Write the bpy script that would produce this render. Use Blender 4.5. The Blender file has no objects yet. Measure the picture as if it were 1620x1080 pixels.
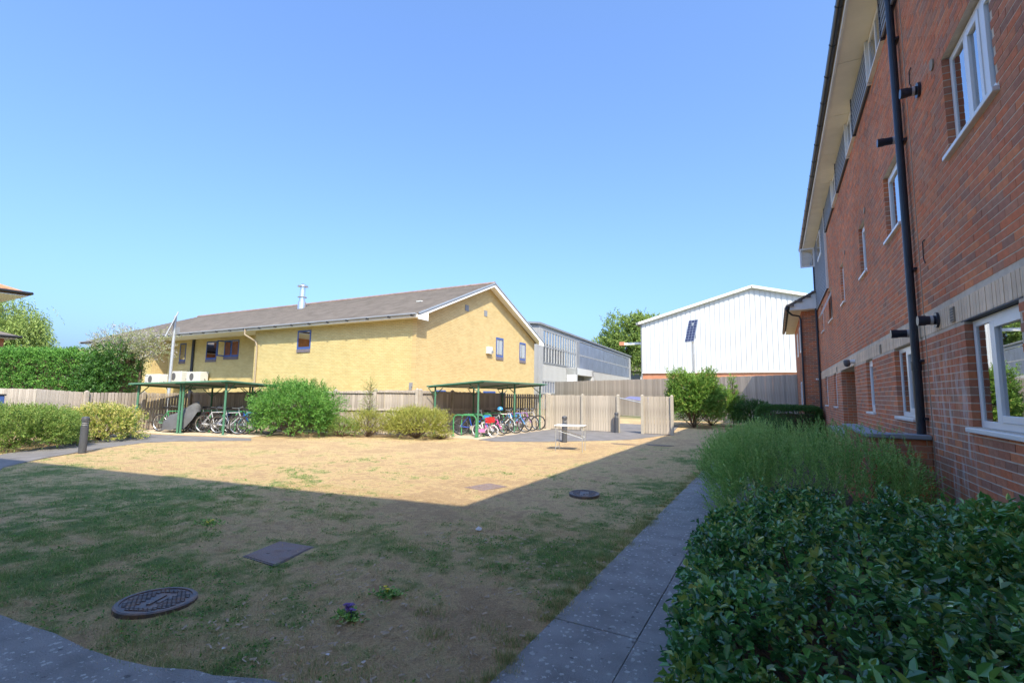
import bpy, math, random
import numpy as np
from mathutils import Vector, Matrix, noise

random.seed(7)
RNG = np.random.default_rng(11)
S = bpy.context.scene
COL = S.collection

# ------------------------------------------------------------------ camera
YAW, PITCH, ROLL = math.radians(-28.687), math.radians(6.157), math.radians(0.788)
cam_d = bpy.data.cameras.new('camera')
cam = bpy.data.objects.new('camera', cam_d)
COL.objects.link(cam)
_cy, _sy, _cp, _sp = math.cos(YAW), math.sin(YAW), math.cos(PITCH), math.sin(PITCH)
_f = Vector((_sy*_cp, _cy*_cp, _sp)); _r = Vector((_cy, -_sy, 0)); _u = _r.cross(_f)
_c, _s = math.cos(ROLL), math.sin(ROLL)
_R = _c*_r + _s*_u; _U = -_s*_r + _c*_u
m3 = Matrix((_R, _U, -_f)).transposed()
cam.matrix_world = Matrix.Translation((0, 0, 1.6)) @ m3.to_4x4()
cam_d.sensor_width = 36; cam_d.sensor_fit = 'HORIZONTAL'
cam_d.lens = 762.3*36/1620
cam_d.clip_start = 0.05; cam_d.clip_end = 3000
S.camera = cam

# ------------------------------------------------------------------ light
SUN = Vector((0.65, -0.68, 1.0)).normalized()
EL = math.asin(SUN.z)
w = bpy.data.worlds.new('World'); S.world = w; w.use_nodes = True
nt = w.node_tree; nt.nodes.clear()
sky = nt.nodes.new('ShaderNodeTexSky'); sky.sky_type = 'NISHITA'; sky.sun_disc = False
sky.sun_elevation = EL; sky.sun_rotation = math.atan2(SUN.x, SUN.y)
sky.altitude = 0; sky.air_density = 1.0; sky.dust_density = 4.0; sky.ozone_density = 2.5
bg = nt.nodes.new('ShaderNodeBackground'); bg.inputs[1].default_value = 0.15
wo = nt.nodes.new('ShaderNodeOutputWorld')
gam = nt.nodes.new('ShaderNodeGamma'); gam.inputs[1].default_value = 0.8
tint = nt.nodes.new('ShaderNodeMix'); tint.data_type = 'RGBA'; tint.blend_type = 'MULTIPLY'; tint.inputs['Factor'].default_value = 1
tint.inputs['B'].default_value = (0.60, 0.82, 1.16, 1)
nt.links.new(sky.outputs[0], gam.inputs[0]); nt.links.new(gam.outputs[0], tint.inputs['A']); nt.links.new(tint.outputs['Result'], bg.inputs[0]); nt.links.new(bg.outputs[0], wo.inputs[0])
sd = bpy.data.lights.new('sun', 'SUN'); sd.energy = 2.6; sd.angle = math.radians(0.53); sd.color = (1, 0.89, 0.66)
so = bpy.data.objects.new('sun', sd); COL.objects.link(so)
so.rotation_euler = (-SUN).to_track_quat('-Z', 'Y').to_euler(); so.location = (20, -20, 40)
S.view_settings.view_transform = 'Standard'; S.view_settings.look = 'None'
S.view_settings.gamma = 1; S.view_settings.use_curve_mapping = False
S.view_settings.exposure = 1.52
S.render.engine = 'CYCLES'

# ------------------------------------------------------------------ materials
def mat(name, col, rough=0.8, var=0.15, scale=6.0, bump=0.0, bscale=None, metal=0.0, spec=0.4,
        rnd=0.0, attr=None, ramp=None, col2=None, stretch=None, trans=0.0, detail=5, coords='Object', rsrc='object'):
    m = bpy.data.materials.new(name); m.use_nodes = True
    t = m.node_tree; N = t.nodes; L = t.links
    b = N['Principled BSDF']
    b.inputs['Roughness'].default_value = rough; b.inputs['Metallic'].default_value = metal
    b.inputs['Specular IOR Level'].default_value = spec
    tc = N.new('ShaderNodeTexCoord'); mp = N.new('ShaderNodeMapping')
    L.new(tc.outputs[coords], mp.inputs[0])
    if stretch: mp.inputs['Scale'].default_value = stretch
    nz = N.new('ShaderNodeTexNoise'); nz.inputs['Scale'].default_value = scale; nz.inputs['Detail'].default_value = detail
    L.new(mp.outputs[0], nz.inputs[0])
    src = None
    if ramp:
        cr = N.new('ShaderNodeValToRGB'); e = cr.color_ramp.elements
        e[0].position, e[0].color = ramp[0][0], (*ramp[0][1], 1)
        e[1].position, e[1].color = ramp[-1][0], (*ramp[-1][1], 1)
        for p, c in ramp[1:-1]:
            x = e.new(p); x.color = (*c, 1)
        if attr:
            a = N.new('ShaderNodeAttribute'); a.attribute_name = attr; L.new(a.outputs['Fac'], cr.inputs[0])
        else:
            oi = N.new('ShaderNodeObjectInfo'); L.new(oi.outputs['Random'], cr.inputs[0])
        src = cr.outputs[0]
    elif col2:
        mx = N.new('ShaderNodeMix'); mx.data_type = 'RGBA'
        mx.inputs['A'].default_value = (*col, 1); mx.inputs['B'].default_value = (*col2, 1)
        rr = N.new('ShaderNodeMapRange'); rr.inputs['From Min'].default_value = 0.38; rr.inputs['From Max'].default_value = 0.62
        L.new(nz.outputs[0], rr.inputs[0]); L.new(rr.outputs[0], mx.inputs['Factor']); src = mx.outputs['Result']
    else:
        rg = N.new('ShaderNodeRGB'); rg.outputs[0].default_value = (*col, 1); src = rg.outputs[0]
    # brightness variation from noise (+ per object random)
    mr = N.new('ShaderNodeMapRange'); mr.inputs['From Min'].default_value = 0.3; mr.inputs['From Max'].default_value = 0.7
    mr.inputs['To Min'].default_value = 1-var; mr.inputs['To Max'].default_value = 1+var
    L.new(nz.outputs[0], mr.inputs[0]); val = mr.outputs[0]
    if rnd:
        if rsrc == 'object':
            oi2 = N.new('ShaderNodeObjectInfo'); ro = oi2.outputs['Random']
        else:
            ra = N.new('ShaderNodeAttribute'); ra.attribute_name = 'rnd'; ro = ra.outputs['Fac']
        m2 = N.new('ShaderNodeMapRange'); m2.inputs['To Min'].default_value = 1-rnd; m2.inputs['To Max'].default_value = 1+rnd
        L.new(ro, m2.inputs[0])
        mu = N.new('ShaderNodeMath'); mu.operation = 'MULTIPLY'
        L.new(val, mu.inputs[0]); L.new(m2.outputs[0], mu.inputs[1]); val = mu.outputs[0]
    vm = N.new('ShaderNodeVectorMath'); vm.operation = 'SCALE'
    L.new(src, vm.inputs[0]); L.new(val, vm.inputs['Scale'])
    L.new(vm.outputs[0], b.inputs['Base Color'])
    if bump:
        n2 = N.new('ShaderNodeTexNoise'); n2.inputs['Scale'].default_value = bscale or scale*4; n2.inputs['Detail'].default_value = 6
        L.new(mp.outputs[0], n2.inputs[0])
        bp = N.new('ShaderNodeBump'); bp.inputs['Strength'].default_value = bump; bp.inputs['Distance'].default_value = 0.02
        L.new(n2.outputs[0], bp.inputs['Height']); L.new(bp.outputs[0], b.inputs['Normal'])
    if trans:
        tr = N.new('ShaderNodeBsdfTranslucent'); L.new(vm.outputs[0], tr.inputs[0])
        ms = N.new('ShaderNodeMixShader'); ms.inputs[0].default_value = trans
        out = N['Material Output']; L.new(b.outputs[0], ms.inputs[1]); L.new(tr.outputs[0], ms.inputs[2]); L.new(ms.outputs[0], out.inputs[0])
    return m

BRAMP = [(0.0, (0.33, 0.175, 0.12)), (0.14, (0.44, 0.19, 0.12)), (0.36, (0.62, 0.19, 0.085)), (0.55, (0.56, 0.22, 0.12)), (0.70, (0.43, 0.22, 0.145)), (0.84, (0.58, 0.22, 0.11)), (1.0, (0.70, 0.25, 0.11))]
M = {}
M['brick'] = mat('red_brick', None, 0.85, 0.12, 22, 0.35, 90, ramp=BRAMP, attr='rnd', spec=0.25)
M['brick_o'] = mat('red_brick_single', None, 0.85, 0.12, 22, 0.35, 90, ramp=BRAMP, spec=0.25)
M['mortar'] = mat('mortar', (0.64, 0.54, 0.43), 0.95, 0.15, 8, 0.3)
M['buff'] = mat('buff_brick', (0.80, 0.61, 0.43), 0.85, 0.10, 15, 0.25, 70, rnd=0.10)
M['upvc'] = mat('white_upvc', (0.80, 0.80, 0.80), 0.3, 0.03, 3, spec=0.5)
M['white_paint'] = mat('white_paint', (0.78, 0.77, 0.74), 0.5, 0.05, 4)
M['soffit'] = mat('cream_soffit', (0.86, 0.79, 0.64), 0.6, 0.05, 3)
M['blackpipe'] = mat('black_plastic', (0.020, 0.028, 0.045), 0.32, 0.2, 5, spec=0.5)
M['clad'] = mat('grey_blue_boarding', (0.27, 0.31, 0.37), 0.6, 0.08, 8, stretch=(1, 6, 6), rnd=0.05)
M['darkedge'] = mat('dark_edge', (0.05, 0.06, 0.08), 0.5, 0.1, 5)
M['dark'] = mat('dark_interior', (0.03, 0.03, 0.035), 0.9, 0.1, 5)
M['curtain'] = mat('net_curtain', (0.62, 0.62, 0.60), 0.9, 0.15, 12, stretch=(1, 30, 1))
M['ventgrey'] = mat('vent_grille', (0.33, 0.27, 0.2), 0.7, 0.1, 8)
M['rooftile'] = mat('concrete_roof_tile', (0.17, 0.145, 0.125), 0.9, 0.22, 1.3, 0.5, 25)
M['orangetile'] = mat('orange_roof_tile', (0.42, 0.20, 0.10), 0.9, 0.3, 3, 0.4, 20)
M['ridge'] = mat('ridge_tile', (0.27, 0.19, 0.16), 0.9, 0.2, 3)
M['concrete'] = None
M['coping'] = mat('coping_stone', (0.28, 0.31, 0.35), 0.8, 0.12, 8, 0.2)
M['fence'] = mat('weathered_fence_timber', (0.40, 0.345, 0.30), 0.9, 0.22, 3, 0.25, 40, stretch=(8, 8, 0.8), rnd=0.20)
M['fence2'] = mat('grey_tall_fence_timber', (0.41, 0.36, 0.315), 0.9, 0.22, 3, 0.25, 40, stretch=(8, 8, 0.8), rnd=0.16)
M['fence3'] = mat('bleached_screen_fence_timber', (0.42, 0.365, 0.305), 0.9, 0.2, 3, 0.25, 40, stretch=(8, 8, 0.8), rnd=0.15)
M['post'] = mat('fence_post_timber', (0.40, 0.35, 0.30), 0.9, 0.12, 5, 0.2, rnd=0.08)
M['cpost'] = mat('concrete_post', (0.42, 0.38, 0.32), 0.9, 0.08, 8, 0.2)
M['green'] = mat('green_powdercoat', (0.075, 0.20, 0.13), 0.4, 0.1, 6)
M['greenhoop'] = mat('bright_green_paint', (0.07, 0.27, 0.11), 0.4, 0.1, 6)
M['sheet'] = mat('shelter_roof_sheet', (0.30, 0.34, 0.28), 0.6, 0.08, 2)
M['galv'] = mat('galvanised_steel', (0.52, 0.54, 0.56), 0.45, 0.08, 6, metal=0.6)
M['steel'] = mat('stainless_flue', (0.72, 0.74, 0.78), 0.28, 0.05, 6, metal=0.9)
M['greysheet'] = mat('grey_sheet_cladding', (0.33, 0.33, 0.335), 0.6, 0.05, 1.0)
M['greydark'] = mat('grey_trim', (0.22, 0.23, 0.25), 0.6, 0.1, 2)
M['whitesheet'] = mat('white_profiled_sheet', (0.56, 0.57, 0.58), 0.6, 0.03, 0.6, stretch=(1, 1, .2))
M['orangebrick'] = mat('orange_brick_plinth', (0.50, 0.22, 0.13), 0.9, 0.15, 3, 0.1)
M['poly'] = mat('translucent_sheet', (0.17, 0.19, 0.25), 0.35, 0.15, 0.8, spec=0.5)
M['blueframe'] = mat('blue_window_frame', (0.05, 0.10, 0.30), 0.4, 0.08, 5)
M['bluebrick'] = mat('dark_brick_sill', (0.16, 0.14, 0.16), 0.8, 0.15, 10)
M['bollard'] = mat('charcoal_bollard', (0.075, 0.08, 0.095), 0.45, 0.1, 6)
M['lampwhite'] = mat('bollard_louvre', (0.45, 0.46, 0.48), 0.35, 0.05, 6)
M['iron'] = mat('cast_iron', (0.13, 0.12, 0.13), 0.5, 0.25, 14, 0.3, 60, metal=0.3, col2=(0.17, 0.115, 0.09))
M['rust'] = mat('rusty_access_cover', (0.27, 0.19, 0.165), 0.9, 0.3, 9, 0.4, 60, col2=(0.18, 0.145, 0.14))
M['soil'] = mat('planting_soil', (0.06, 0.042, 0.03), 0.95, 0.3, 9, 0.6, 30)
M['drysoil'] = mat('dry_bare_soil', (0.22, 0.165, 0.12), 0.95, 0.3, 9, 0.6, 30)
M['sand'] = mat('sandy_concrete_pad', (0.52, 0.42, 0.31), 0.9, 0.12, 3, 0.2)
M['tarmac'] = mat('worn_tarmac', (0.185, 0.175, 0.175), 0.9, 0.18, 2.5, 0.4, 60)
M['bark'] = mat('bark', (0.13, 0.09, 0.06), 0.9, 0.25, 12, 0.4)
M['rubber'] = mat('tyre_rubber', (0.03, 0.03, 0.032), 0.7, 0.1, 8)
M['chrome'] = mat('bright_metal', (0.6, 0.6, 0.62), 0.3, 0.05, 8, metal=0.8)
M['black'] = mat('black_vinyl', (0.02, 0.02, 0.022), 0.5, 0.1, 8)
M['cover'] = mat('grey_bike_cover', (0.11, 0.115, 0.13), 0.7, 0.12, 5, 0.5, 8)
M['acwhite'] = mat('white_enamel', (0.58, 0.58, 0.56), 0.4, 0.04, 5)
M['acdark'] = mat('fan_grille', (0.10, 0.10, 0.11), 0.6, 0.1, 9)
M['purple'] = mat('purple_petal', (0.18, 0.09, 0.36), 0.6, 0.2, 30)
M['yellowpetal'] = mat('yellow_petal', (0.75, 0.6, 0.03), 0.6, 0.1, 30)
M['litter'] = mat('pale_litter', (0.62, 0.60, 0.62), 0.7, 0.15, 30)
M['drytwig'] = mat('dry_chips', (0.42, 0.33, 0.24), 0.9, 0.25, 30)
M['bluepaint'] = mat('blue_rail_paint', (0.26, 0.28, 0.52), 0.5, 0.1, 5)

def weather(m):
    """lime streaks that run down the wall beside the near window, and large soft tone changes"""
    t = m.node_tree; N = t.nodes; L = t.links; b = N['Principled BSDF']; src = b.inputs['Base Color'].links[0].from_socket
    g = N.new('ShaderNodeNewGeometry')
    big = N.new('ShaderNodeTexNoise'); big.inputs['Scale'].default_value = 0.9; big.inputs['Detail'].default_value = 5; L.new(g.outputs['Position'], big.inputs[0])
    r1 = N.new('ShaderNodeMapRange'); r1.inputs['From Min'].default_value = 0.3; r1.inputs['From Max'].default_value = 0.7; r1.inputs['To Min'].default_value = 0.84; r1.inputs['To Max'].default_value = 1.12; L.new(big.outputs[0], r1.inputs[0])
    vm = N.new('ShaderNodeVectorMath'); vm.operation = 'SCALE'; L.new(src, vm.inputs[0]); L.new(r1.outputs[0], vm.inputs['Scale'])
    mp = N.new('ShaderNodeMapping'); mp.inputs['Scale'].default_value = (1, 11, 1.6); L.new(g.outputs['Position'], mp.inputs[0])
    st = N.new('ShaderNodeTexNoise'); st.inputs['Scale'].default_value = 1.0; st.inputs['Detail'].default_value = 7; st.inputs['Roughness'].default_value = 0.65; L.new(mp.outputs[0], st.inputs[0])
    sp = N.new('ShaderNodeSeparateXYZ'); L.new(g.outputs['Position'], sp.inputs[0])
    def bell(sock, c, w):
        a = N.new('ShaderNodeMath'); a.operation = 'SUBTRACT'; a.inputs[1].default_value = c; L.new(sock, a.inputs[0])
        d = N.new('ShaderNodeMath'); d.operation = 'ABSOLUTE'; L.new(a.outputs[0], d.inputs[0])
        r = N.new('ShaderNodeMapRange'); r.interpolation_type = 'SMOOTHSTEP'; r.inputs['From Min'].default_value = w; r.inputs['From Max'].default_value = w*.45; L.new(d.outputs[0], r.inputs[0]); return r.outputs[0]
    m1 = N.new('ShaderNodeMath'); m1.operation = 'MULTIPLY'; L.new(bell(sp.outputs[1], 6.75, 1.0), m1.inputs[0]); L.new(bell(sp.outputs[2], 1.25, 1.2), m1.inputs[1])
    th = N.new('ShaderNodeMapRange'); th.inputs['From Min'].default_value = 0.50; th.inputs['From Max'].default_value = 0.66; th.inputs['To Max'].default_value = 0.75; L.new(st.outputs[0], th.inputs[0])
    m2 = N.new('ShaderNodeMath'); m2.operation = 'MULTIPLY'; L.new(m1.outputs[0], m2.inputs[0]); L.new(th.outputs[0], m2.inputs[1])
    mx = N.new('ShaderNodeMix'); mx.data_type = 'RGBA'; mx.inputs['B'].default_value = (0.66, 0.60, 0.56, 1); L.new(m2.outputs[0], mx.inputs['Factor']); L.new(vm.outputs[0], mx.inputs['A']); L.new(mx.outputs['Result'], b.inputs['Base Color'])
for k_ in ('brick', 'brick_o', 'mortar', 'buff'): weather(M[k_])

def glass(name, base=(0.02, 0.025, 0.03), ior=1.75, alpha=0.0):
    m = bpy.data.materials.new(name); m.use_nodes = True
    t = m.node_tree; N = t.nodes; L = t.links; N.clear()
    out = N.new('ShaderNodeOutputMaterial'); tr = N.new('ShaderNodeBsdfTransparent'); tr.inputs[0].default_value = (0.62, 0.68, 0.70, 1)
    gl = N.new('ShaderNodeBsdfGlossy'); gl.inputs['Roughness'].default_value = 0.01; gl.inputs[0].default_value = (0.95, 0.97, 1, 1)
    fr = N.new('ShaderNodeFresnel'); fr.inputs[0].default_value = ior
    nz = N.new('ShaderNodeTexNoise'); nz.inputs['Scale'].default_value = 1.3
    tc = N.new('ShaderNodeTexCoord'); L.new(tc.outputs['Object'], nz.inputs[0])
    bp = N.new('ShaderNodeBump'); bp.inputs['Strength'].default_value = 0.015; L.new(nz.outputs[0], bp.inputs['Height'])
    L.new(bp.outputs[0], gl.inputs['Normal'])
    mx = N.new('ShaderNodeMixShader'); mxx = N.new('ShaderNodeMath'); mxx.operation = 'MAXIMUM'; mxx.inputs[1].default_value = 0.65; L.new(fr.outputs[0], mxx.inputs[0]); L.new(mxx.outputs[0], mx.inputs[0]); L.new(tr.outputs[0], mx.inputs[1]); L.new(gl.outputs[0], mx.inputs[2])
    L.new(mx.outputs[0], out.inputs[0]); return m
M['glass'] = glass('window_glass', ior=2.3)

# path concrete with pale lichen spots and exposed aggregate
def concrete_mat():
    m = mat('lichen_spotted_concrete', (0.25, 0.25, 0.25), 0.9, 0.22, 4.0, 0.8, 90)
    t = m.node_tree; N = t.nodes; L = t.links; b = N['Principled BSDF']
    prev = b.inputs['Base Color'].links[0].from_socket
    geo = N.new('ShaderNodeNewGeometry')
    for sc, th, colr, st in ((13, 0.17, (0.48, 0.50, 0.49, 1), 0.6), (26, 0.24, (0.50, 0.51, 0.50, 1), 0.85), (11, 0.13, (0.07, 0.07, 0.075, 1), 0.7), (70, 0.28, (0.32, 0.31, 0.30, 1), 0.5)):
        nz = N.new('ShaderNodeTexNoise'); nz.inputs['Scale'].default_value = sc*2.5; L.new(geo.outputs['Position'], nz.inputs[0])
        ad = N.new('ShaderNodeMix'); ad.data_type = 'RGBA'; ad.inputs['Factor'].default_value = 0.035
        L.new(geo.outputs['Position'], ad.inputs['A']); L.new(nz.outputs['Color'], ad.inputs['B'])
        vo = N.new('ShaderNodeTexVoronoi'); vo.inputs['Scale'].default_value = sc; L.new(ad.outputs['Result'], vo.inputs[0])
        # spot radius differs per cell
        sx = N.new('ShaderNodeSeparateColor'); L.new(vo.outputs['Color'], sx.inputs[0])
        mu = N.new('ShaderNodeMath'); mu.operation = 'MULTIPLY'; mu.inputs[1].default_value = th*1.6; L.new(sx.outputs[0], mu.inputs[0])
        sb = N.new('ShaderNodeMath'); sb.operation = 'SUBTRACT'; L.new(mu.outputs[0], sb.inputs[0]); L.new(vo.outputs['Distance'], sb.inputs[1])
        rg = N.new('ShaderNodeMapRange'); rg.inputs['From Min'].default_value = 0.0; rg.inputs['From Max'].default_value = 0.06; rg.inputs['To Max'].default_value = st
        L.new(sb.outputs[0], rg.inputs[0])
        mx = N.new('ShaderNodeMix'); mx.data_type = 'RGBA'; L.new(rg.outputs[0], mx.inputs['Factor']); L.new(prev, mx.inputs['A']); mx.inputs['B'].default_value = colr
        prev = mx.outputs['Result']
    L.new(prev, b.inputs['Base Color'])
    return m
M['concrete'] = concrete_mat()
M['edging'] = mat('pale_edging_concrete', (0.28, 0.28, 0.28), 0.9, 0.2, 5, 0.6, 60)

# yellow brick facing (bricks a pixel or two across: material)
def yellow_brick(name, axis, tn):
    m = bpy.data.materials.new(name); m.use_nodes = True
    t = m.node_tree; N = t.nodes; L = t.links; b = N['Principled BSDF']
    b.inputs['Roughness'].default_value = 0.9; b.inputs['Specular IOR Level'].default_value = 0.2
    g = N.new('ShaderNodeNewGeometry'); sp = N.new('ShaderNodeSeparateXYZ'); L.new(g.outputs['Position'], sp.inputs[0])
    cb = N.new('ShaderNodeCombineXYZ'); L.new(sp.outputs[axis], cb.inputs[0]); L.new(sp.outputs[2], cb.inputs[1])
    br = N.new('ShaderNodeTexBrick'); L.new(cb.outputs[0], br.inputs[0])
    br.inputs['Scale'].default_value = 1; br.inputs['Brick Width'].default_value = 0.30; br.inputs['Row Height'].default_value = 0.10
    br.inputs['Mortar Size'].default_value = 0.012; br.inputs['Color1'].default_value = (0.52*tn[0], 0.385*tn[1], 0.165*tn[2], 1)
    br.inputs['Color2'].default_value = (0.585*tn[0], 0.465*tn[1], 0.225*tn[2], 1); br.inputs['Mortar'].default_value = (0.40, 0.325, 0.18, 1); br.inputs['Bias'].default_value = 0.2
    nz = N.new('ShaderNodeTexNoise'); nz.inputs['Scale'].default_value = 1.1; nz.inputs['Detail'].default_value = 6; L.new(g.outputs['Position'], nz.inputs[0])
    mr = N.new('ShaderNodeMapRange'); mr.inputs['From Min'].default_value = 0.3; mr.inputs['From Max'].default_value = 0.7; mr.inputs['To Min'].default_value = 0.93; mr.inputs['To Max'].default_value = 1.06
    L.new(nz.outputs[0], mr.inputs[0])
    vm = N.new('ShaderNodeVectorMath'); vm.operation = 'SCALE'; L.new(br.outputs[0], vm.inputs[0]); L.new(mr.outputs[0], vm.inputs['Scale'])
    L.new(vm.outputs[0], b.inputs['Base Color'])
    bp = N.new('ShaderNodeBump'); bp.inputs['Strength'].default_value = 0.4; bp.inputs['Distance'].default_value = 0.01; bp.invert = True
    L.new(br.outputs['Fac'], bp.inputs['Height']); L.new(bp.outputs[0], b.inputs['Normal'])
    return m
M['ybrick_x'] = yellow_brick('yellow_brick_front', 0, (1, 1.04, 1))
M['ybrick_y'] = yellow_brick('yellow_brick_gable', 1, (1, .95, .98))

# leaves
def leafmat(name, ramp, rough=0.5, trans=0.25, spec=0.4):
    return mat(name, None, rough, 0.12, 9, ramp=ramp, attr='rnd', trans=trans, spec=spec)
M['l_laurel'] = leafmat('glossy_dark_leaf', [(0, (0.035, 0.11, 0.045)), (0.45, (0.07, 0.23, 0.07)), (0.80, (0.19, 0.46, 0.11)), (0.95, (0.36, 0.42, 0.10)), (1, (0.30, 0.17, 0.07))], 0.22, 0.2, 0.9)
M['l_laurel_o'] = mat('glossy_dark_leaf_single', None, 0.20, 0.12, 9, ramp=[(0, (0.045, 0.14, 0.055)), (0.5, (0.09, 0.28, 0.08)), (0.85, (0.24, 0.50, 0.13)), (1, (0.36, 0.42, 0.10))], trans=0.2, spec=0.9)
M['l_feather'] = leafmat('small_soft_leaf', [(0, (0.08, 0.21, 0.05)), (0.5, (0.24, 0.46, 0.11)), (1, (0.50, 0.68, 0.24))], 0.45, 0.3)
M['l_box'] = leafmat('box_leaf', [(0, (0.035, 0.10, 0.02)), (0.6, (0.07, 0.18, 0.035)), (1, (0.14, 0.28, 0.05))], 0.4, 0.25)
M['l_green'] = leafmat('lush_green_leaf', [(0, (0.06, 0.17, 0.03)), (0.5, (0.12, 0.30, 0.05)), (1, (0.24, 0.42, 0.09))], 0.5, 0.3)
M['l_yellow'] = leafmat('yellow_green_leaf', [(0, (0.20, 0.24, 0.04)), (0.5, (0.36, 0.38, 0.08)), (0.9, (0.48, 0.46, 0.13)), (1, (0.5, 0.28, 0.12))], 0.6, 0.3)
M['l_varieg'] = leafmat('gold_variegated_leaf', [(0, (0.08, 0.18, 0.03)), (0.35, (0.20, 0.30, 0.05)), (0.55, (0.55, 0.52, 0.14)), (1, (0.75, 0.68, 0.28))], 0.5, 0.3)
M['l_soft'] = leafmat('pale_spirea_leaf', [(0, (0.12, 0.22, 0.05)), (0.6, (0.22, 0.34, 0.07)), (0.95, (0.38, 0.42, 0.12)), (1, (0.4, 0.2, 0.1))], 0.55, 0.3)
M['l_conifer'] = leafmat('conifer_spray', [(0, (0.06, 0.16, 0.03)), (0.6, (0.13, 0.32, 0.05)), (0.975, (0.22, 0.42, 0.08)), (1, (0.46, 0.22, 0.09))], 0.6, 0.15)
M['l_willow'] = leafmat('willow_leaf', [(0, (0.16, 0.24, 0.06)), (0.6, (0.30, 0.40, 0.10)), (1, (0.44, 0.50, 0.18))], 0.6, 0.35)
M['l_tree'] = leafmat('broad_tree_leaf', [(0, (0.14, 0.23, 0.05)), (0.6, (0.25, 0.35, 0.08)), (1, (0.38, 0.46, 0.14))], 0.6, 0.3)
M['l_pale'] = leafmat('pale_blossom_and_leaf', [(0, (0.24, 0.28, 0.12)), (0.5, (0.38, 0.40, 0.18)), (0.75, (0.45, 0.40, 0.42)), (1, (0.55, 0.50, 0.60))], 0.7, 0.3)
M['l_climb'] = leafmat('flowering_shrub_leaf', [(0, (0.08, 0.20, 0.03)), (0.6, (0.20, 0.36, 0.06)), (0.92, (0.36, 0.44, 0.10)), (0.96, (0.70, 0.30, 0.15)), (1, (0.75, 0.35, 0.2))], 0.6, 0.3)
M['grass'] = mat('grass_blade', None, 0.8, 0.1, 5, ramp=[(0, (0.36, 0.25, 0.15)), (0.2, (0.60, 0.44, 0.26)), (0.45, (0.66, 0.51, 0.30)), (0.6, (0.44, 0.41, 0.19)), (0.8, (0.30, 0.35, 0.13)), (1, (0.20, 0.33, 0.10))], attr='rnd', trans=0.25, spec=0.1)

# ------------------------------------------------------------------ mesh helpers
class MB:
    def __init__(s): s.v = []; s.f = []; s.n = 0; s.mi = []; s.cur = 0
    def add(s, vs, fs):
        n = len(s.v); s.v += [(float(p[0]), float(p[1]), float(p[2])) for p in vs]; s.f += [tuple(int(i)+n for i in f) for f in fs]; s.mi += [s.cur]*len(fs)
    def box(s, x0, x1, y0, y1, z0, z1):
        if x0 > x1: x0, x1 = x1, x0
        if y0 > y1: y0, y1 = y1, y0
        s.add([(x0,y0,z0),(x1,y0,z0),(x1,y1,z0),(x0,y1,z0),(x0,y0,z1),(x1,y0,z1),(x1,y1,z1),(x0,y1,z1)],
              [(0,3,2,1),(4,5,6,7),(0,1,5,4),(1,2,6,5),(2,3,7,6),(3,0,4,7)]); return s
    def tube(s, a, b, r, r2=None, k=8, caps=True):
        a = Vector(a); b = Vector(b); r2 = r if r2 is None else r2
        d = (b-a).normalized(); t = d.orthogonal().normalized(); q = d.cross(t)
        vs = []; 
        for p, rr in ((a, r), (b, r2)):
            for i in range(k):
                an = 2*math.pi*i/k; vs.append(p + (t*math.cos(an)+q*math.sin(an))*rr)
        fs = [(i, (i+1) % k, k+(i+1) % k, k+i) for i in range(k)]
        if caps: fs += [tuple(range(k-1, -1, -1)), tuple(range(k, 2*k))]
        s.add(vs, fs); return s
    def path(s, pts, r, k=8):
        for a, b in zip(pts, pts[1:]): s.tube(a, b, r, k=k)
        return s
    def prism(s, poly, z0, z1):
        n = len(poly); s.add([(x, y, z0) for x, y in poly]+[(x, y, z1) for x, y in poly],
            [tuple(range(n-1, -1, -1)), tuple(range(n, 2*n))]+[(i, (i+1) % n, n+(i+1) % n, n+i) for i in range(n)]); return s
    def slab(s, quad, th):
        """quad of 3D points thickened downwards along its normal"""
        q = [Vector(p) for p in quad]; nn = (q[1]-q[0]).cross(q[2]-q[0]).normalized()*th; n = len(q)
        s.add(q+[p-nn for p in q], [tuple(range(n)), tuple(range(2*n-1, n-1, -1))]+[(i, n+i, n+(i+1) % n, (i+1) % n) for i in range(n)]); return s
    def lathe(s, prof, c=(0, 0, 0), k=20):
        vs = []; fs = []
        for r, z in prof:
            for i in range(k):
                a = 2*math.pi*i/k; vs.append((c[0]+r*math.cos(a), c[1]+r*math.sin(a), c[2]+z))
        for j in range(len(prof)-1):
            for i in range(k): fs.append((j*k+i, j*k+(i+1) % k, (j+1)*k+(i+1) % k, (j+1)*k+i))
        fs.append(tuple(range((len(prof)-1)*k, len(prof)*k))); fs.append(tuple(range(k-1, -1, -1)))
        s.add(vs, fs); return s
    def torus(s, R, r, axis='y', k=22, j=6, c=(0, 0, 0)):
        vs = []; fs = []
        for a in range(k):
            A = 2*math.pi*a/k
            for b in range(j):
                B = 2*math.pi*b/j; q = R+r*math.cos(B)
                vs.append((c[0]+q*math.cos(A), c[1]+r*math.sin(B), c[2]+q*math.sin(A)))
        for a in range(k):
            for b in range(j): fs.append((a*j+b, ((a+1) % k)*j+b, ((a+1) % k)*j+(b+1) % j, a*j+(b+1) % j))
        s.add(vs, fs); return s
    def build(s, name, m, parent=None, smooth=False, bevel=0):
        me = bpy.data.meshes.new(name); me.from_pydata(s.v, [], s.f)
        for x in (m if isinstance(m, (list, tuple)) else [m]): me.materials.append(M[x] if isinstance(x, str) else x)
        if any(s.mi): me.polygons.foreach_set('material_index', s.mi)
        if smooth: me.polygons.foreach_set('use_smooth', [True]*len(me.polygons))
        me.update()
        o = bpy.data.objects.new(name, me); COL.objects.link(o)
        if parent: o.parent = parent
        if bevel:
            bm = o.modifiers.new('bevel', 'BEVEL'); bm.width = bevel; bm.segments = 2; bm.limit_method = 'ANGLE'
        return o
def box(name, m, parent, *a, bevel=0): return MB().box(*a).build(name, m, parent, bevel=bevel)
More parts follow.
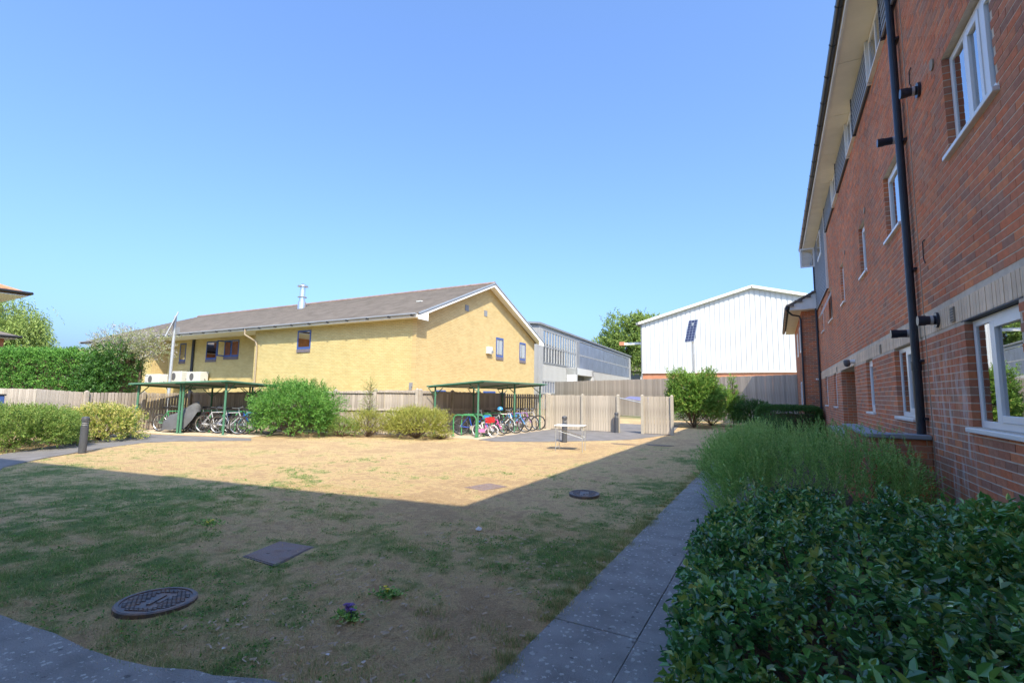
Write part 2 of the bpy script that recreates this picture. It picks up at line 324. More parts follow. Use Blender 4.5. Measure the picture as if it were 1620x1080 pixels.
def tag(o, label=None, cat=None, group=None, kind=None):
    if label: o['label'] = label
    if cat: o['category'] = cat
    if group: o['group'] = group
    if kind: o['kind'] = kind
    return o
def thing(name, label, cat, loc=(0, 0, 0), rz=0, group=None):
    o = bpy.data.objects.new(name, None); COL.objects.link(o); o.location = loc; o.rotation_euler = (0, 0, rz)
    return tag(o, label, cat, group)
def dup(root, loc, rz=0, label=None, group=None):
    r = root.copy(); COL.objects.link(r); r.location = loc; r.rotation_euler = (0, 0, rz)
    if label: r['label'] = label
    if group: r['group'] = group
    def rec(a, b):
        for ch in list(KIDS.get(a.name, a.children)):
            c = ch.copy(); COL.objects.link(c); c.parent = b; rec(ch, c)
    rec(root, r); return r
KIDS = {}
def np_mesh(name, V, F, rnd, m, parent=None, vattr=None):
    """V (n,3), F (m,k) constant k, rnd per face"""
    me = bpy.data.meshes.new(name); k = F.shape[1]
    me.vertices.add(len(V)); me.vertices.foreach_set('co', V.astype(np.float32).ravel())
    me.loops.add(F.size); me.loops.foreach_set('vertex_index', F.astype(np.int32).ravel())
    me.polygons.add(len(F)); me.polygons.foreach_set('loop_start', np.arange(0, F.size, k, dtype=np.int32))
    me.polygons.foreach_set('loop_total', np.full(len(F), k, dtype=np.int32))
    if rnd is not None:
        a = me.attributes.new('rnd', 'FLOAT', 'FACE'); a.data.foreach_set('value', rnd.astype(np.float32))
    if vattr is not None:
        a = me.attributes.new('patch', 'FLOAT', 'POINT'); a.data.foreach_set('value', vattr.astype(np.float32))
    me.materials.append(M[m] if isinstance(m, str) else m); me.update(calc_edges=True); me.validate(); me.shade_flat()
    o = bpy.data.objects.new(name, me); COL.objects.link(o)
    if parent: o.parent = parent
    return o
def np_boxes(name, B, rnd, m, parent=None):
    """B (n,6) x0,x1,y0,y1,z0,z1"""
    B = np.asarray(B); n = len(B)
    ix = np.array([[0,2,4],[1,2,4],[1,3,4],[0,3,4],[0,2,5],[1,2,5],[1,3,5],[0,3,5]])
    V = B[:, ix].reshape(-1, 3)
    q = np.array([(0,3,2,1),(4,5,6,7),(0,1,5,4),(1,2,6,5),(2,3,7,6),(3,0,4,7)])
    F = (q[None]+np.arange(n)[:, None, None]*8).reshape(-1, 4)
    return np_mesh(name, V, F, np.repeat(rnd, 6), m, parent)

def unit(a): return a/np.maximum(np.linalg.norm(a, axis=-1, keepdims=True), 1e-9)
def leaves(name, P, D, L, W, m, parent=None, rnd=None, big=False, fold=0.25, kind=None):
    """one folded leaf per row: base P, direction D"""
    n = len(P); D = unit(D); up = RNG.normal(size=(n, 3))*0.7+np.array([0, 0, 1.0])
    Sd = unit(np.cross(D, up)); Nn = np.cross(Sd, D)
    L = np.broadcast_to(L, n)[:, None]; W = np.broadcast_to(W, n)[:, None]
    if rnd is None: rnd = RNG.random(n)
    if big:
        tip = P+D*L-Nn*L*0.12; m1 = P+D*L*0.35; m2 = P+D*L*0.72-Nn*L*0.03
        V = np.stack([P, m1+Sd*W*.5+Nn*W*fold, m2+Sd*W*.36+Nn*W*fold*.6, tip, m2-Sd*W*.36+Nn*W*fold*.6, m1-Sd*W*.5+Nn*W*fold], 1).reshape(-1, 3)
        F = (np.array([(0,1,2,3),(0,3,4,5)])[None]+np.arange(n)[:, None, None]*6).reshape(-1, 4); rr = np.repeat(rnd, 2)
    else:
        mid = P+D*L*.5
        V = np.stack([P, mid+Sd*W*.5+Nn*W*fold, P+D*L, mid-Sd*W*.5+Nn*W*fold], 1).reshape(-1, 3)
        F = (np.array([(0,1,2),(0,2,3)])[None]+np.arange(n)[:, None, None]*4).reshape(-1, 3); rr = np.repeat(rnd, 2)
    o = np_mesh(name, V, F, rr, m, parent); o['kind'] = 'stuff'
    return o
def shoots(P, D, k, length, spread, jitter=0.0):
    """k leaves along each shoot; returns base, dir"""
    n = len(P); D = unit(D)
    t = np.tile(np.linspace(0.15, 1, k), n); rep = np.repeat(np.arange(n), k)
    base = P[rep]+D[rep]*(t*length*RNG.uniform(.7, 1.2, n)[rep])[:, None]
    o = RNG.normal(size=(n*k, 3)); o = unit(o-np.sum(o*D[rep], 1, keepdims=True)*D[rep])
    dd = unit(D[rep]*(0.35+0.5*t[:, None])+o*spread)
    return base, dd, rep
def lump(P, f=1.3, seed=0.0):
    """cheap smooth 3-D noise, about -1..1"""
    x = P*f+seed
    return (np.sin(x[:, 0]*2.1+1.3*np.sin(x[:, 1]*1.7+.5))+np.sin(x[:, 1]*2.6+1.1*np.sin(x[:, 2]*2.3))+np.sin(x[:, 2]*2.9+1.2*np.sin(x[:, 0]*1.9+2)))/3
def ellip_pts(n, c, r, shell=0.45, zmin=-1.0, lumpy=0.18, f=1.3, seed=0.0):
    d = unit(RNG.normal(size=(n*2, 3))); d = d/np.sum(np.abs(d)**2.8, 1, keepdims=True)**(1/2.8); d = d[d[:, 2] > zmin][:n]; n = len(d)
    rad = 1-shell*RNG.random(n)**1.6
    rad *= 1+lumpy*lump(d*np.array(r), f, seed)+0.5*lumpy*lump(d*np.array(r), f*3, seed+4)
    P = d*rad[:, None]*np.array(r)+np.array(c)
    nd = unit(d/np.array(r))
    return P, nd
def box_pts(n, x0, x1, y0, y1, z0, z1, depth=0.25, lumpy=0.05, f=2.0, ex=6):
    """points in a shell under the top and four sides of a box"""
    ax = (x1-x0)*(y1-y0); ay = (x1-x0)*(z1-z0); az = (y1-y0)*(z1-z0)
    pr = np.array([ax, ay, ay, az, az]); pr /= pr.sum(); k = RNG.choice(5, n, p=pr)
    X = RNG.uniform(x0, x1, n); Y = RNG.uniform(y0, y1, n); Z = RNG.uniform(z0, z1, n); dep = depth*RNG.random(n)**1.5
    Nn = np.zeros((n, 3))
    Z = np.where(k == 0, z1-dep, Z); Y = np.where(k == 1, y0+dep, Y); Y = np.where(k == 2, y1-dep, Y)
    X = np.where(k == 3, x0+dep, X); X = np.where(k == 4, x1-dep, X)
    Nn[k == 0] = (0, 0, 1); Nn[k == 1] = (0, -1, 0); Nn[k == 2] = (0, 1, 0); Nn[k == 3] = (-1, 0, 0); Nn[k == 4] = (1, 0, 0)
    P = np.stack([X, Y, Z], 1)
    # round the corners
    c = np.array([(x0+x1)/2, (y0+y1)/2, (z0+z1)/2]); h = np.array([(x1-x0)/2, (y1-y0)/2, (z1-z0)/2])
    q = (P-c)/h; ex = np.sum(np.abs(q)**ex, 1)**(1/ex); P = c+(P-c)/np.maximum(ex, 1)[:, None]
    P += Nn*(lumpy*lump(P, f))[:, None]
    return P, Nn

# ------------------------------------------------------------------ ground
_LAT = np.random.default_rng(5).random((256, 256))*2-1
def vnoise(x, y, f, seed):
    """smooth lattice noise, -1..1, rotated per octave so no grid shows"""
    a = seed*1.37; u = (x*math.cos(a)-y*math.sin(a))*f+seed*17.3; v = (x*math.sin(a)+y*math.cos(a))*f+seed*9.1
    i = np.floor(u).astype(int); j = np.floor(v).astype(int); fu = u-i; fv = v-j; fu = fu*fu*(3-2*fu); fv = fv*fv*(3-2*fv)
    g = lambda p, q: _LAT[p % 256, q % 256]
    return (g(i, j)*(1-fu)+g(i+1, j)*fu)*(1-fv)+(g(i, j+1)*(1-fu)+g(i+1, j+1)*fu)*fv
def patch(x, y):
    """0..1: straw to green; a field shared by ground colour and grass blades"""
    P = np.stack([x, y, np.zeros_like(x)], 1)
    n = 0.55*vnoise(x, y, 0.6, 3)+0.55*vnoise(x, y, 1.4, 5)+0.65*vnoise(x, y*1.2, 3.1, 7)+0.70*vnoise(x, y, 6.7, 9)+0.60*vnoise(x, y, 14.0, 12)
    edge = np.clip(1-np.abs(x+1.75)/1.1, 0, 1)*0.45*(0.6+0.4*np.sin(y*1.7))   # greener beside the path
    near = np.clip(1-(y-1.3)/1.6, 0, 1)*0.25
    left = 0.10*np.clip((6.5-y)/2, 0, 1)+np.clip((-x-3.0)/4, 0, 1)*0.22*np.clip((7-y)/3, 0, 1)  # greener towards the left, plus extra green painted in where shade lies
    bare = np.exp(-((x+2.1)**2/0.5+(y-3.1)**2/1.2))*0.35
    far = np.clip((y-4.9-.153*(x+3.9))/1.0, 0, 1)*0.16*np.clip((-x-3.4)/.8, 0, 1)+np.clip((y-7)/4, 0, 1)*.06  # turf coloured strawier in the sunlit area, following the cast shade edge
    return np.clip(0.37+0.33*n+edge+near+left-bare-far, 0, 1)
gm = bpy.data.materials.new('lawn_turf'); gm.use_nodes = True
t = gm.node_tree; N = t.nodes; L = t.links; b = N['Principled BSDF']; b.inputs['Roughness'].default_value = 0.95; b.inputs['Specular IOR Level'].default_value = 0.1
at = N.new('ShaderNodeAttribute'); at.attribute_name = 'patch'
geo = N.new('ShaderNodeNewGeometry')
n1 = N.new('ShaderNodeTexNoise'); n1.inputs['Scale'].default_value = 9; n1.inputs['Detail'].default_value = 9; n1.inputs['Roughness'].default_value = 0.7; L.new(geo.outputs['Position'], n1.inputs[0])
mm = N.new('ShaderNodeMath'); mm.operation = 'MULTIPLY_ADD'; mm.inputs[1].default_value = 1.4; mm.inputs[2].default_value = -0.70; L.new(n1.outputs[0], mm.inputs[0])
aa = N.new('ShaderNodeMath'); aa.operation = 'ADD'; L.new(at.outputs['Fac'], aa.inputs[0]); L.new(mm.outputs[0], aa.inputs[1])
cr = N.new('ShaderNodeValToRGB'); e = cr.color_ramp.elements
e[0].position = 0.0; e[0].color = (0.47, 0.33, 0.19, 1); e[1].position = 1.0; e[1].color = (0.15, 0.22, 0.08, 1)
for p, c in ((0.2, (0.56, 0.40, 0.225)), (0.42, (0.60, 0.445, 0.24)), (0.62, (0.42, 0.36, 0.175)), (0.85, (0.24, 0.27, 0.11))):
    x = e.new(p); x.color = (*c, 1)
L.new(aa.outputs[0], cr.inputs[0])
n2 = N.new('ShaderNodeTexNoise'); n2.inputs['Scale'].default_value = 70; n2.inputs['Detail'].default_value = 6; n2.inputs['Roughness'].default_value = 0.8; L.new(geo.outputs['Position'], n2.inputs[0])
mr = N.new('ShaderNodeMapRange'); mr.inputs['From Min'].default_value = 0.3; mr.inputs['From Max'].default_value = 0.7; mr.inputs['To Min'].default_value = 0.62; mr.inputs['To Max'].default_value = 1.3; L.new(n2.outputs[0], mr.inputs[0])
vm = N.new('ShaderNodeVectorMath'); vm.operation = 'SCALE'; L.new(cr.outputs[0], vm.inputs[0]); L.new(mr.outputs[0], vm.inputs['Scale']); L.new(vm.outputs[0], b.inputs['Base Color'])
bp = N.new('ShaderNodeBump'); bp.inputs['Strength'].default_value = 0.9; bp.inputs['Distance'].default_value = 0.03; L.new(n2.outputs[0], bp.inputs['Height']); L.new(bp.outputs[0], b.inputs['Normal'])
M['lawn'] = gm
def hgt(x, y): 
    P = np.stack([x, y, np.zeros_like(x)], 1); return 0.010*lump(P, 0.8, 5)+0.006*lump(P, 3.0, 9)-0.006
xs = np.concatenate([np.linspace(-24, -9.1, 150), np.linspace(-9, -1.43, 260)]); ys = np.concatenate([np.linspace(-3, 1, 30), np.linspace(1.03, 9, 270), np.linspace(9.08, 33, 260)])
GX, GY = np.meshgrid(xs, ys); gx = GX.ravel(); gy = GY.ravel()
V = np.stack([gx, gy, hgt(gx, gy)], 1); nx = len(xs)
I = (np.arange(len(ys)-1)[:, None]*nx+np.arange(nx-1)[None]).ravel()
lawn = np_mesh('lawn', V, np.stack([I, I+1, I+nx+1, I+nx], 1), None, 'lawn', vattr=patch(gx, gy)); tag(lawn, kind='structure')
gsheet = MB(); R_ = 1500
gsheet.add([(-R_, -R_, -0.06), (R_, -R_, -0.06), (R_, R_, -0.06), (-R_, R_, -0.06)], [(0, 1, 2, 3)])
tag(gsheet.build('ground', mat('dry_ground', (0.30, 0.24, 0.14), 0.95, 0.25, 0.15, col2=(0.16, 0.19, 0.08))), kind='structure')

# concrete footpath beside the flats: individual slabs
path = tag(MB().box(-1.465, -0.33, 0.9, 24, -0.05, -0.002).build('footpath', 'soil'), kind='structure')
for i in range(9):
    y0 = 3.33-2.75+2.75*i
    for (x0, x1) in ((-1.455, -0.8665), (-0.8625, -0.335)):
        z = 0.012+RNG.uniform(-.002, .002)
        box('paving_slab', 'concrete', path, x0, x1, y0+0.003+0.02*(x0 < -1), y0+2.747+0.02*(x0 < -1), -0.03, z, bevel=0.004)
ap = [(-9, 0.55), (-6.2, 1.25), (-4.856, 1.42), (-4.5, 1.455), (-4.19, 1.50), (-3.8, 1.515), (-3.5, 1.55), (-3.21, 1.615), (-2.97, 1.72), (-2.83, 1.74), (-2.55, 1.86), (-2.1, 1.95), (-1.48, 1.98), (-1.48, -0.45), (-9, -0.9)]
apron = tag(MB().prism(ap, -0.04, 0.012).build('concrete_path', 'concrete'), kind='structure')
# planting bed
tag(MB().box(-0.33, 1.6, -1.2, 23, -0.05, 0.02).build('planting_bed', 'soil'), kind='structure')
# far tarmac path on the left and by the screen fence
tp = [(-9.0, 2.2), (-11.5, 3.0), (-13.5, 3.75), (-14.6, 4.7), (-15.7, 6.1), (-16.4, 7.4), (-16.3, 8.2), (-15.5, 9.0), (-14.7, 9.7), (-15.3, 10.1), (-17.0, 9.6), (-20.9, 8.6), (-19.2, 7.7), (-17.5, 5.9), (-16.2, 4.5), (-14.5, 3.2), (-12, 2.1), (-9, 1.3)]
tag(MB().prism(tp, -0.04, 0.012).build('tarmac_path', 'tarmac'), kind='structure')
tp2 = [(-9.05, 14.25), (-8.4, 14.05), (-7.2, 14.8), (-6.3, 15.6), (-5.4, 16.5), (-4.7, 17.6), (-4.3, 19.0), (-3.9, 20.9), (-4.6, 27), (-9.05, 27)]
tag(MB().prism(tp2, -0.04, 0.012).build('tarmac_yard', 'tarmac'), kind='structure')
ang = math.atan2(2.8, 9.9); ux, uy = math.cos(ang), math.sin(ang); vx, vy = -uy, ux
def sh1(a, b): return (-20.85+ux*a+vx*b, 9.15+uy*a+vy*b)
tag(MB().prism([sh1(-.2, -.1), sh1(5.3, -.35), sh1(5.3, 2.6), sh1(-.2, 2.2)], -0.04, 0.018).build('shelter_base', 'sand'), kind='structure')
tag(MB().prism([(-11.6, 14.3), (-9.05, 14.3), (-9.05, 20.4), (-11.6, 20.4)], -0.04, 0.018).build('shelter_base', 'sand'), kind='structure')

# ------------------------------------------------------------------ window builder (wall plane faces -x at x=X)
def window_x(parent, X, y0, y1, z0, z1, rec=0.06, mull=(), fr='upvc', sill=True, open_sash=None, curtain=True, light_top=None, label=None):
    """frame facing -x recessed by rec; returns window part"""
    x0 = X+rec; fw = 0.062
    f = MB()
    f.box(x0, x0+.06, y0, y0+fw, z0, z1); f.box(x0, x0+.06, y1-fw, y1, z0, z1)
    f.box(x0+.001, x0+.059, y0+fw, y1-fw, z0, z0+fw); f.box(x0+.001, x0+.059, y0+fw, y1-fw, z1-fw, z1)
    edges = [y0]+[y for y in mull]+[y1]
    for y in mull: f.box(x0-.004, x0+.058, y-.035, y+.035, z0+fw+.001, z1-fw-.001)
    win = f.build('window', fr, parent, bevel=0.004)
    if label: win['label'] = label
    for a, b_ in zip(edges, edges[1:]):
        a2 = a+(fw if a == y0 else .035)+.001; b2 = b_-(fw if b_ == y1 else .035)-.001
        s = MB(); z2, z3 = z0+fw+.001, z1-fw-.001; sw = .058
        if (a, b_) != (edges[-2], edges[-1]) or len(edges) == 2:
            s.box(x0-.012, x0+.04, a2, a2+sw, z2, z3); s.box(x0-.012, x0+.04, b2-sw, b2, z2, z3)
            s.box(x0-.011, x0+.039, a2+sw, b2-sw, z2, z2+sw); s.box(x0-.011, x0+.039, a2+sw, b2-sw, z3-sw, z3)
            s.build('sash', fr, win, bevel=0.003); a2 += sw; b2 -= sw; z2 += sw; z3 -= sw
        MB().box(x0+.012, x0+.016, a2, b2, z2, z3).build('pane', 'glass', win)
    if sill:
        MB().box(X-.045, x0+.03, y0-.06, y1+.06, z0-.05, z0-.008).build('sill', fr, win, bevel=0.006)
    if curtain:
        c = MB(); n = max(4, int((y1-y0)/.05)); pts = []
        for i in range(n+1): pts.append((x0+.16+.02*math.sin(i*1.9)+.01*math.sin(i*.7), y0+.02+(y1-y0-.04)*i/n))
        for (xa, ya), (xb, yb) in zip(pts, pts[1:]):
            if curtain == 'sides' and 0.28 < (ya-y0)/(y1-y0) < 0.72: continue
            c.add([(xa, ya, z0), (xb, yb, z0), (xb, yb, z1), (xa, ya, z1)], [(0, 1, 2, 3)])
        c.build('curtain', 'curtain', win)
    return win

# ------------------------------------------------------------------ the red brick flats (right)
WX = 1.6; Y0B, Y1B = 1.0, 22.8; ZT = 6.84
flats = thing('brick_apartment_block', 'long red brick apartment block on the right with white windows and a black gutter', 'apartment block', (1.6, 12, 0))
def FP(o):   # parent keeping world placement
    o.parent = flats; o.matrix_parent_inverse = Matrix.Translation((-1.6, -12, 0)); return o
class _P:  # small proxy so builders can take the parent directly
    pass
openings = [ # y0,y1,z0,z1
 (4.88, 6.06, 1.35, 2.35), (8.17, 9.20, 1.35, 2.35), (11.12, 11.86, 1.35, 2.35), (13.5, 16.1, 0.0, 2.35), (17.35, 18.1, 1.35, 2.35), (20.3, 21.15, 1.35, 2.35),
 (4.88, 6.06, 4.02, 5.02), (8.17, 9.12, 4.02, 5.02), (11.02, 11.72, 4.02, 5.02), (14.35, 15.0, 4.02, 5.02), (17.4, 18.35, 4.02, 5.02), (20.4, 21.2, 4.02, 5.02),
 (18.0, 22.9, 5.08, 7.0)]
band = (2.355, 2.57)
# bricks row by row
BR = []; CZ = 0.075
rows = int(ZT/CZ)
for r in range(rows):
    z0 = r*CZ; z1 = z0+0.064
    if z0 < band[1] and z1 > band[0]-.004: continue
    cuts = sorted([(o[0]-1e-3, o[1]+1e-3) for o in openings if z0 < o[3]-.01 and z1 > o[2]+.01])
    cur = Y0B; segs = []
    for a, b_ in cuts:
        if a > cur: segs.append((cur, a))
        cur = max(cur, b_)
    if cur < Y1B: segs.append((cur, Y1B))
    off = 0.1125*(r % 2)
    for a, b_ in segs:
        k = math.floor((a-off)/0.225)
        y = off+k*0.225
        while y < b_:
            ya, yb = max(y, a), min(y+0.215, b_)
            if y+0.225-a < 0.05 and y < a: y += 0.225; ya = a; yb = min(y+0.215, b_)
            if b_-yb < 0.05: yb = b_
            if yb-ya > 0.05:
                # butt against opening edges
                BR.append((WX+RNG.uniform(-.0012, .0010), WX+.1025, ya, yb, z0+RNG.uniform(-.001, .001), z1+RNG.uniform(-.001, .001)))
            y += 0.225
BR = np.array(BR)
rb = RNG.random(len(BR)); rb = np.clip(rb*0.9+0.1*RNG.random(len(BR)), 0, 1)
# mortar core with openings
def core(x0, x1, y0, y1, z0, z1, ops, mb):
    ys = sorted(set([y0, y1]+[v for o in ops for v in (o[0]-.004, o[1]+.004) if y0 < v < y1]))
    for a, b_ in zip(ys, ys[1:]):
        mid = (a+b_)/2; zz = sorted([(o[2], o[3]) for o in ops if o[0]-.004 < mid < o[1]+.004]); cur = z0
        for c, d in zz:
            if c > cur: mb.box(x0, x1, a, b_, cur, c)
            cur = max(cur, d)
        if cur < z1: mb.box(x0, x1, a, b_, cur, z1)
wmb = MB(); core(WX+.0026, WX+.30, Y0B, Y1B, -.05, 7.58, openings, wmb)
wall = wmb.build('wall', 'mortar', flats)
# pick bricks that show largest (nearest in view)
cen = np.stack([BR[:, 0], (BR[:, 2]+BR[:, 3])/2, (BR[:, 4]+BR[:, 5])/2], 1)
vis = (cen[:, 1] > 4.35) & (cen[:, 2] > 0.75) & (cen[:, 2] < 1.6+(cen[:, 1])*0.80)
dist = np.linalg.norm(cen-np.array([0, 0, 1.6]), axis=1)+np.where(vis, 0, 1000)+np.where(BR[:, 3]-BR[:, 2] < .2, 50, 0)
idx = np.argsort(dist)[:300]; msk = np.zeros(len(BR), bool); msk[idx] = True
bme = {}
def brick_mesh(ln):
    key = round(ln, 2)
    if key not in bme:
        o = MB().box(0, .1025, 0, ln, 0, .064); me = bpy.data.meshes.new('brick'); me.from_pydata(o.v, [], o.f); me.materials.append(M['brick_o']); bme[key] = me
    return bme[key]
for i in idx:
    o = bpy.data.objects.new('brick', brick_mesh(BR[i, 3]-BR[i, 2])); COL.objects.link(o); o.parent = wall; o.location = (BR[i, 0], BR[i, 2], BR[i, 4])
    o.scale = (1, (BR[i, 3]-BR[i, 2])/round(BR[i, 3]-BR[i, 2], 2), 1)
tag(np_boxes('brickwork', BR[~msk], rb[~msk], 'brick', wall), kind='stuff')
# soldier course of buff bricks
yb = 22.76; smesh = None; n = 0; rest = []
while yb > Y0B:
    B_ = (WX-.003+RNG.uniform(-.0015, .0015), WX+.10, yb-.066, yb, band[0], band[1]-.006)
    if yb > 3.6 and n < 260:
        if smesh is None:
            q = MB().box(0, .103, 0, .066, 0, band[1]-band[0]-.006); smesh = bpy.data.meshes.new('soldier_brick'); smesh.from_pydata(q.v, [], q.f); smesh.materials.append(M['buff'])
        o = bpy.data.objects.new('soldier_brick', smesh); COL.objects.link(o); o.parent = wall; o.location = (B_[0], B_[2], B_[4]); n += 1
    yb -= 0.0755
box('lintel', 'darkedge', wall, WX-.002, WX+.12, 4.80, 6.14, 2.343, 2.352)
# building mass behind (rooms), floors dark
inner = MB()
inner.box(WX+2.6, WX+9.5, Y0B, Y1B, -.05, 7.58)
inner.box(WX+.30, WX+2.6, Y0B, Y0B+.25, -.05, 7.58); inner.box(WX+.30, WX+2.6, Y1B-.25, Y1B, -.05, 7.58)
inner.build('back_wall', 'mortar', flats)
fl = MB(); fl.box(WX+.30, WX+2.6, Y0B+.25, 13.3, 2.50, 2.70); fl.box(WX+.30, WX+2.6, 16.35, Y1B-.25, 2.50, 2.70); fl.box(WX+.301, WX+2.6, Y0B+.25, Y1B-.25, 5.2, 5.35); fl.box(WX+.301, WX+2.6, Y0B+.25, 13.3, 0.0, 0.35); fl.build('floor_slab', 'dark', flats)
# porch recess with brick sides
pr = MB(); pr.box(WX+.302, WX+2.4, 16.104, 16.34, -.05, 2.6); pr.box(WX+.302, WX+2.4, 13.26, 13.496, -.05, 2.6); pr.box(WX+1.6, WX+1.8, 13.5, 16.1, -.05, 2.5); pr.box(WX+.302, WX+2.4, 13.26, 16.34, 2.352, 2.49)
porch = pr.build('porch', 'mortar', flats)
pb = []
for r in range(31):
    x = WX+.105-(0.11 if r % 2 else 0)
    while x < WX+1.6:
        a, b_ = max(x, WX+.108), min(x+.215, WX+1.6)
        if b_-a > .04: pb.append((a, b_, 16.092, 16.1035, r*CZ, r*CZ+.064))
        x += .225
pb = np.array(pb); tag(np_boxes('brickwork', pb, RNG.random(len(pb))*0.5+.35, 'brick', porch), kind='stuff')
door = box('door', 'white_paint', porch, WX+1.55, WX+1.6, 14.3, 15.3, 0.2, 2.25); box('handle', 'chrome', door, WX+1.51, WX+1.55, 14.4, 14.44, 1.1, 1.3)
# windows
win_specs = [(0, (5.62,), 'large two-light ground floor window nearest the camera'), (1, (8.72,), None), (2, (), None), (4, (), None), (5, (), None),
             (6, (5.22, 5.62), 'three-light first floor window nearest the camera'), (7, (), None), (8, (), None), (9, (), None), (10, (), None), (11, (), None)]
for i, mu, lb in win_specs:
    y0, y1, z0, z1 = openings[i]
    window_x(flats, WX, y0+.004, y1-.004, z0, z1-.012, mull=mu, label=lb, curtain=('sides' if i in (0, 6) else True))
# opened top-hung sash of a far first floor window
q = Matrix.Translation((WX+.09, 0, 5.0)) @ Matrix.Rotation(math.radians(24), 4, 'Y')
s = MB(); s.box(-.02, .02, 17.45, 17.50, -.93, 0); s.box(-.02, .02, 18.25, 18.30, -.93, 0); s.box(-.019, .019, 17.50, 18.25, -.93, -.88); s.box(-.019, .019, 17.50, 18.25, -.05, 0)
s.v = [tuple(q @ Vector(p)) for p in s.v]; os_ = s.build('open_sash', 'upvc', flats)
s = MB(); s.box(-.003, .003, 17.5, 18.25, -.88, -.05); s.v = [tuple(q @ Vector(p)) for p in s.v]; s.build('pane', 'glass', os_)
# second floor: boarding panels and window bands between y = 3 and 18
ZS = 7.58
bays = [(1.2, 3.4), (4.5, 5.5), (7.2, 8.25), (9.47, 11.23), (12.3, 14.3), (15.45, 17.7)]
def clad_panel(y0, y1, z0, z1, xf=WX-.05):
    p = MB(); p.box(xf+.012, WX+.004, y0, y1, z0, z1); pan = p.build('cladding_panel', 'darkedge', flats)
    z = z0
    while z < z1-.02:
        zt = min(z+.102, z1)
        bd = MB(); bd.add([(xf-.012, y0+.002, z), (xf-.012, y1-.002, z), (xf+.004, y1-.002, zt), (xf+.004, y0+.002, zt), (xf+.014, y0+.002, z), (xf+.014, y1-.002, z), (xf+.014, y1-.002, zt), (xf+.014, y0+.002, zt)],
            [(3,2,1,0),(4,5,6,7),(0,1,5,4),(3,7,6,2),(0,4,7,3),(1,2,6,5)]); bd.build('board', 'clad', pan); z += .106
    box('gap_strip', 'darkedge', pan, xf-.014, WX, y1, y1+.05, z0-.02, z1)  # dark strip stands in for the shadow gap at the panel's far end
    box('near_trim', 'white_paint', pan, xf-.016, WX+.1, y0-.045, y0-.001, z0-.02, z1)
for (a, b_) in bays: clad_panel(a, b_, 6.82, ZS-.01)
for (a, b_), (c, d) in zip(bays, bays[1:]):
    y0, y1 = b_+.055, c-.05
    f = MB(); f.box(WX-.02, WX+.05, y0, y0+.06, 6.86, ZS-.02); f.box(WX-.02, WX+.05, y1-.06, y1, 6.86, ZS-.02); f.box(WX-.019, WX+.049, y0+.06, y1-.06, 6.86, 6.92); f.box(WX-.019, WX+.049, y0+.06, y1-.06, ZS-.09, ZS-.02)
    ym = (y0+y1)/2; f.box(WX-.018, WX+.048, ym-.03, ym+.03, 6.92, ZS-.09)
    wn = f.build('upper_window', 'upvc', flats); box('pane', 'glass', wn, WX-.006, WX-.002, y0+.06, y1-.06, 6.92, ZS-.09)
    box('sill', 'white_paint', wn, WX-.06, WX+.004, y0-.002, y1+.002, 6.825, 6.858)
# far bay boarded down to 5.08
clad_panel(18.02, 22.75, 5.08, ZS-.01, WX-.045)
oc = thing; 
fw = MB(); fw.box(WX-.075, WX-.045, 19.3, 20.6, 6.55, 7.4); fwin = fw.build('upper_window', 'upvc', flats); box('pane', 'glass', fwin, WX-.079, WX-.0755, 19.38, 20.52, 6.63, 7.32)
# opened side-hung sash at the far upper window, swinging out
fo = MB(); 
fo.box(1.02, 1.50, 21.5, 21.54, 6.62, 6.67); fo.box(1.02, 1.50, 21.5, 21.54, 7.32, 7.37); fo.box(1.02, 1.07, 21.501, 21.539, 6.67, 7.32); fo.box(1.45, 1.50, 21.501, 21.539, 6.67, 7.32)
fos = fo.build('open_sash', 'upvc', flats); box('pane', 'glass', fos, 1.07, 1.45, 21.518, 21.522, 6.67, 7.32)
# soffit, fascia, gutter, roof
for i in range(12):
    y0 = 0.4+i*1.9; box('soffit_board', 'soffit', flats, 1.20, WX+.2, y0+.004, min(y0+1.893, 23.0), ZS, ZS+.018)
box('fascia', 'white_paint', flats, 1.165, 1.199, 0.4, 23.02, ZS-.012, ZS+.17)
g = MB(); K = 7
for j, (rr) in enumerate((.056, .048)):
    pass
prof = [(1.105+.056*math.cos(a), ZS+.14+.056*math.sin(a)) for a in [math.pi+math.pi*i/8 for i in range(9)]]
prof2 = [(1.105+.050*math.cos(a), ZS+.14+.050*math.sin(a)) for a in [2*math.pi-math.pi*i/8 for i in range(9)]]
pp = prof+prof2; n = len(pp)
g.add([(x, 0.3, z) for x, z in pp]+[(x, 23.06, z) for x, z in pp], [tuple(range(n)), tuple(range(2*n-1, n-1, -1))]+[(i, n+i, n+(i+1) % n, (i+1) % n) for i in range(n)])
gut = g.build('gutter', 'blackpipe', flats)
y = 0.9
while y < 23.1:
    br_ = MB()
    p1 = [(1.105+.064*math.cos(a), ZS+.14+.064*math.sin(a)) for a in [math.pi+math.pi*i/8 for i in range(9)]]
    p2 = [(1.105+.057*math.cos(a), ZS+.14+.057*math.sin(a)) for a in [2*math.pi-math.pi*i/8 for i in range(9)]]
    q2 = p1+p2; br_.add([(x, y, z) for x, z in q2]+[(x, y+.035, z) for x, z in q2], [tuple(range(n)), tuple(range(2*n-1, n-1, -1))]+[(i, n+i, n+(i+1) % n, (i+1) % n) for i in range(n)])
    br_.build('bracket', 'blackpipe', gut); y += 0.95
rf = MB(); rf.slab([(1.13, 0.3, 7.72), (6.5, 0.3, 10.6), (6.5, 23.1, 10.6), (1.13, 23.1, 7.72)][::-1], -.05); rf.slab([(6.5, 0.3, 10.6), (11.9, 0.3, 7.72), (11.9, 23.1, 7.72), (6.5, 23.1, 10.6)][::-1], -.05)
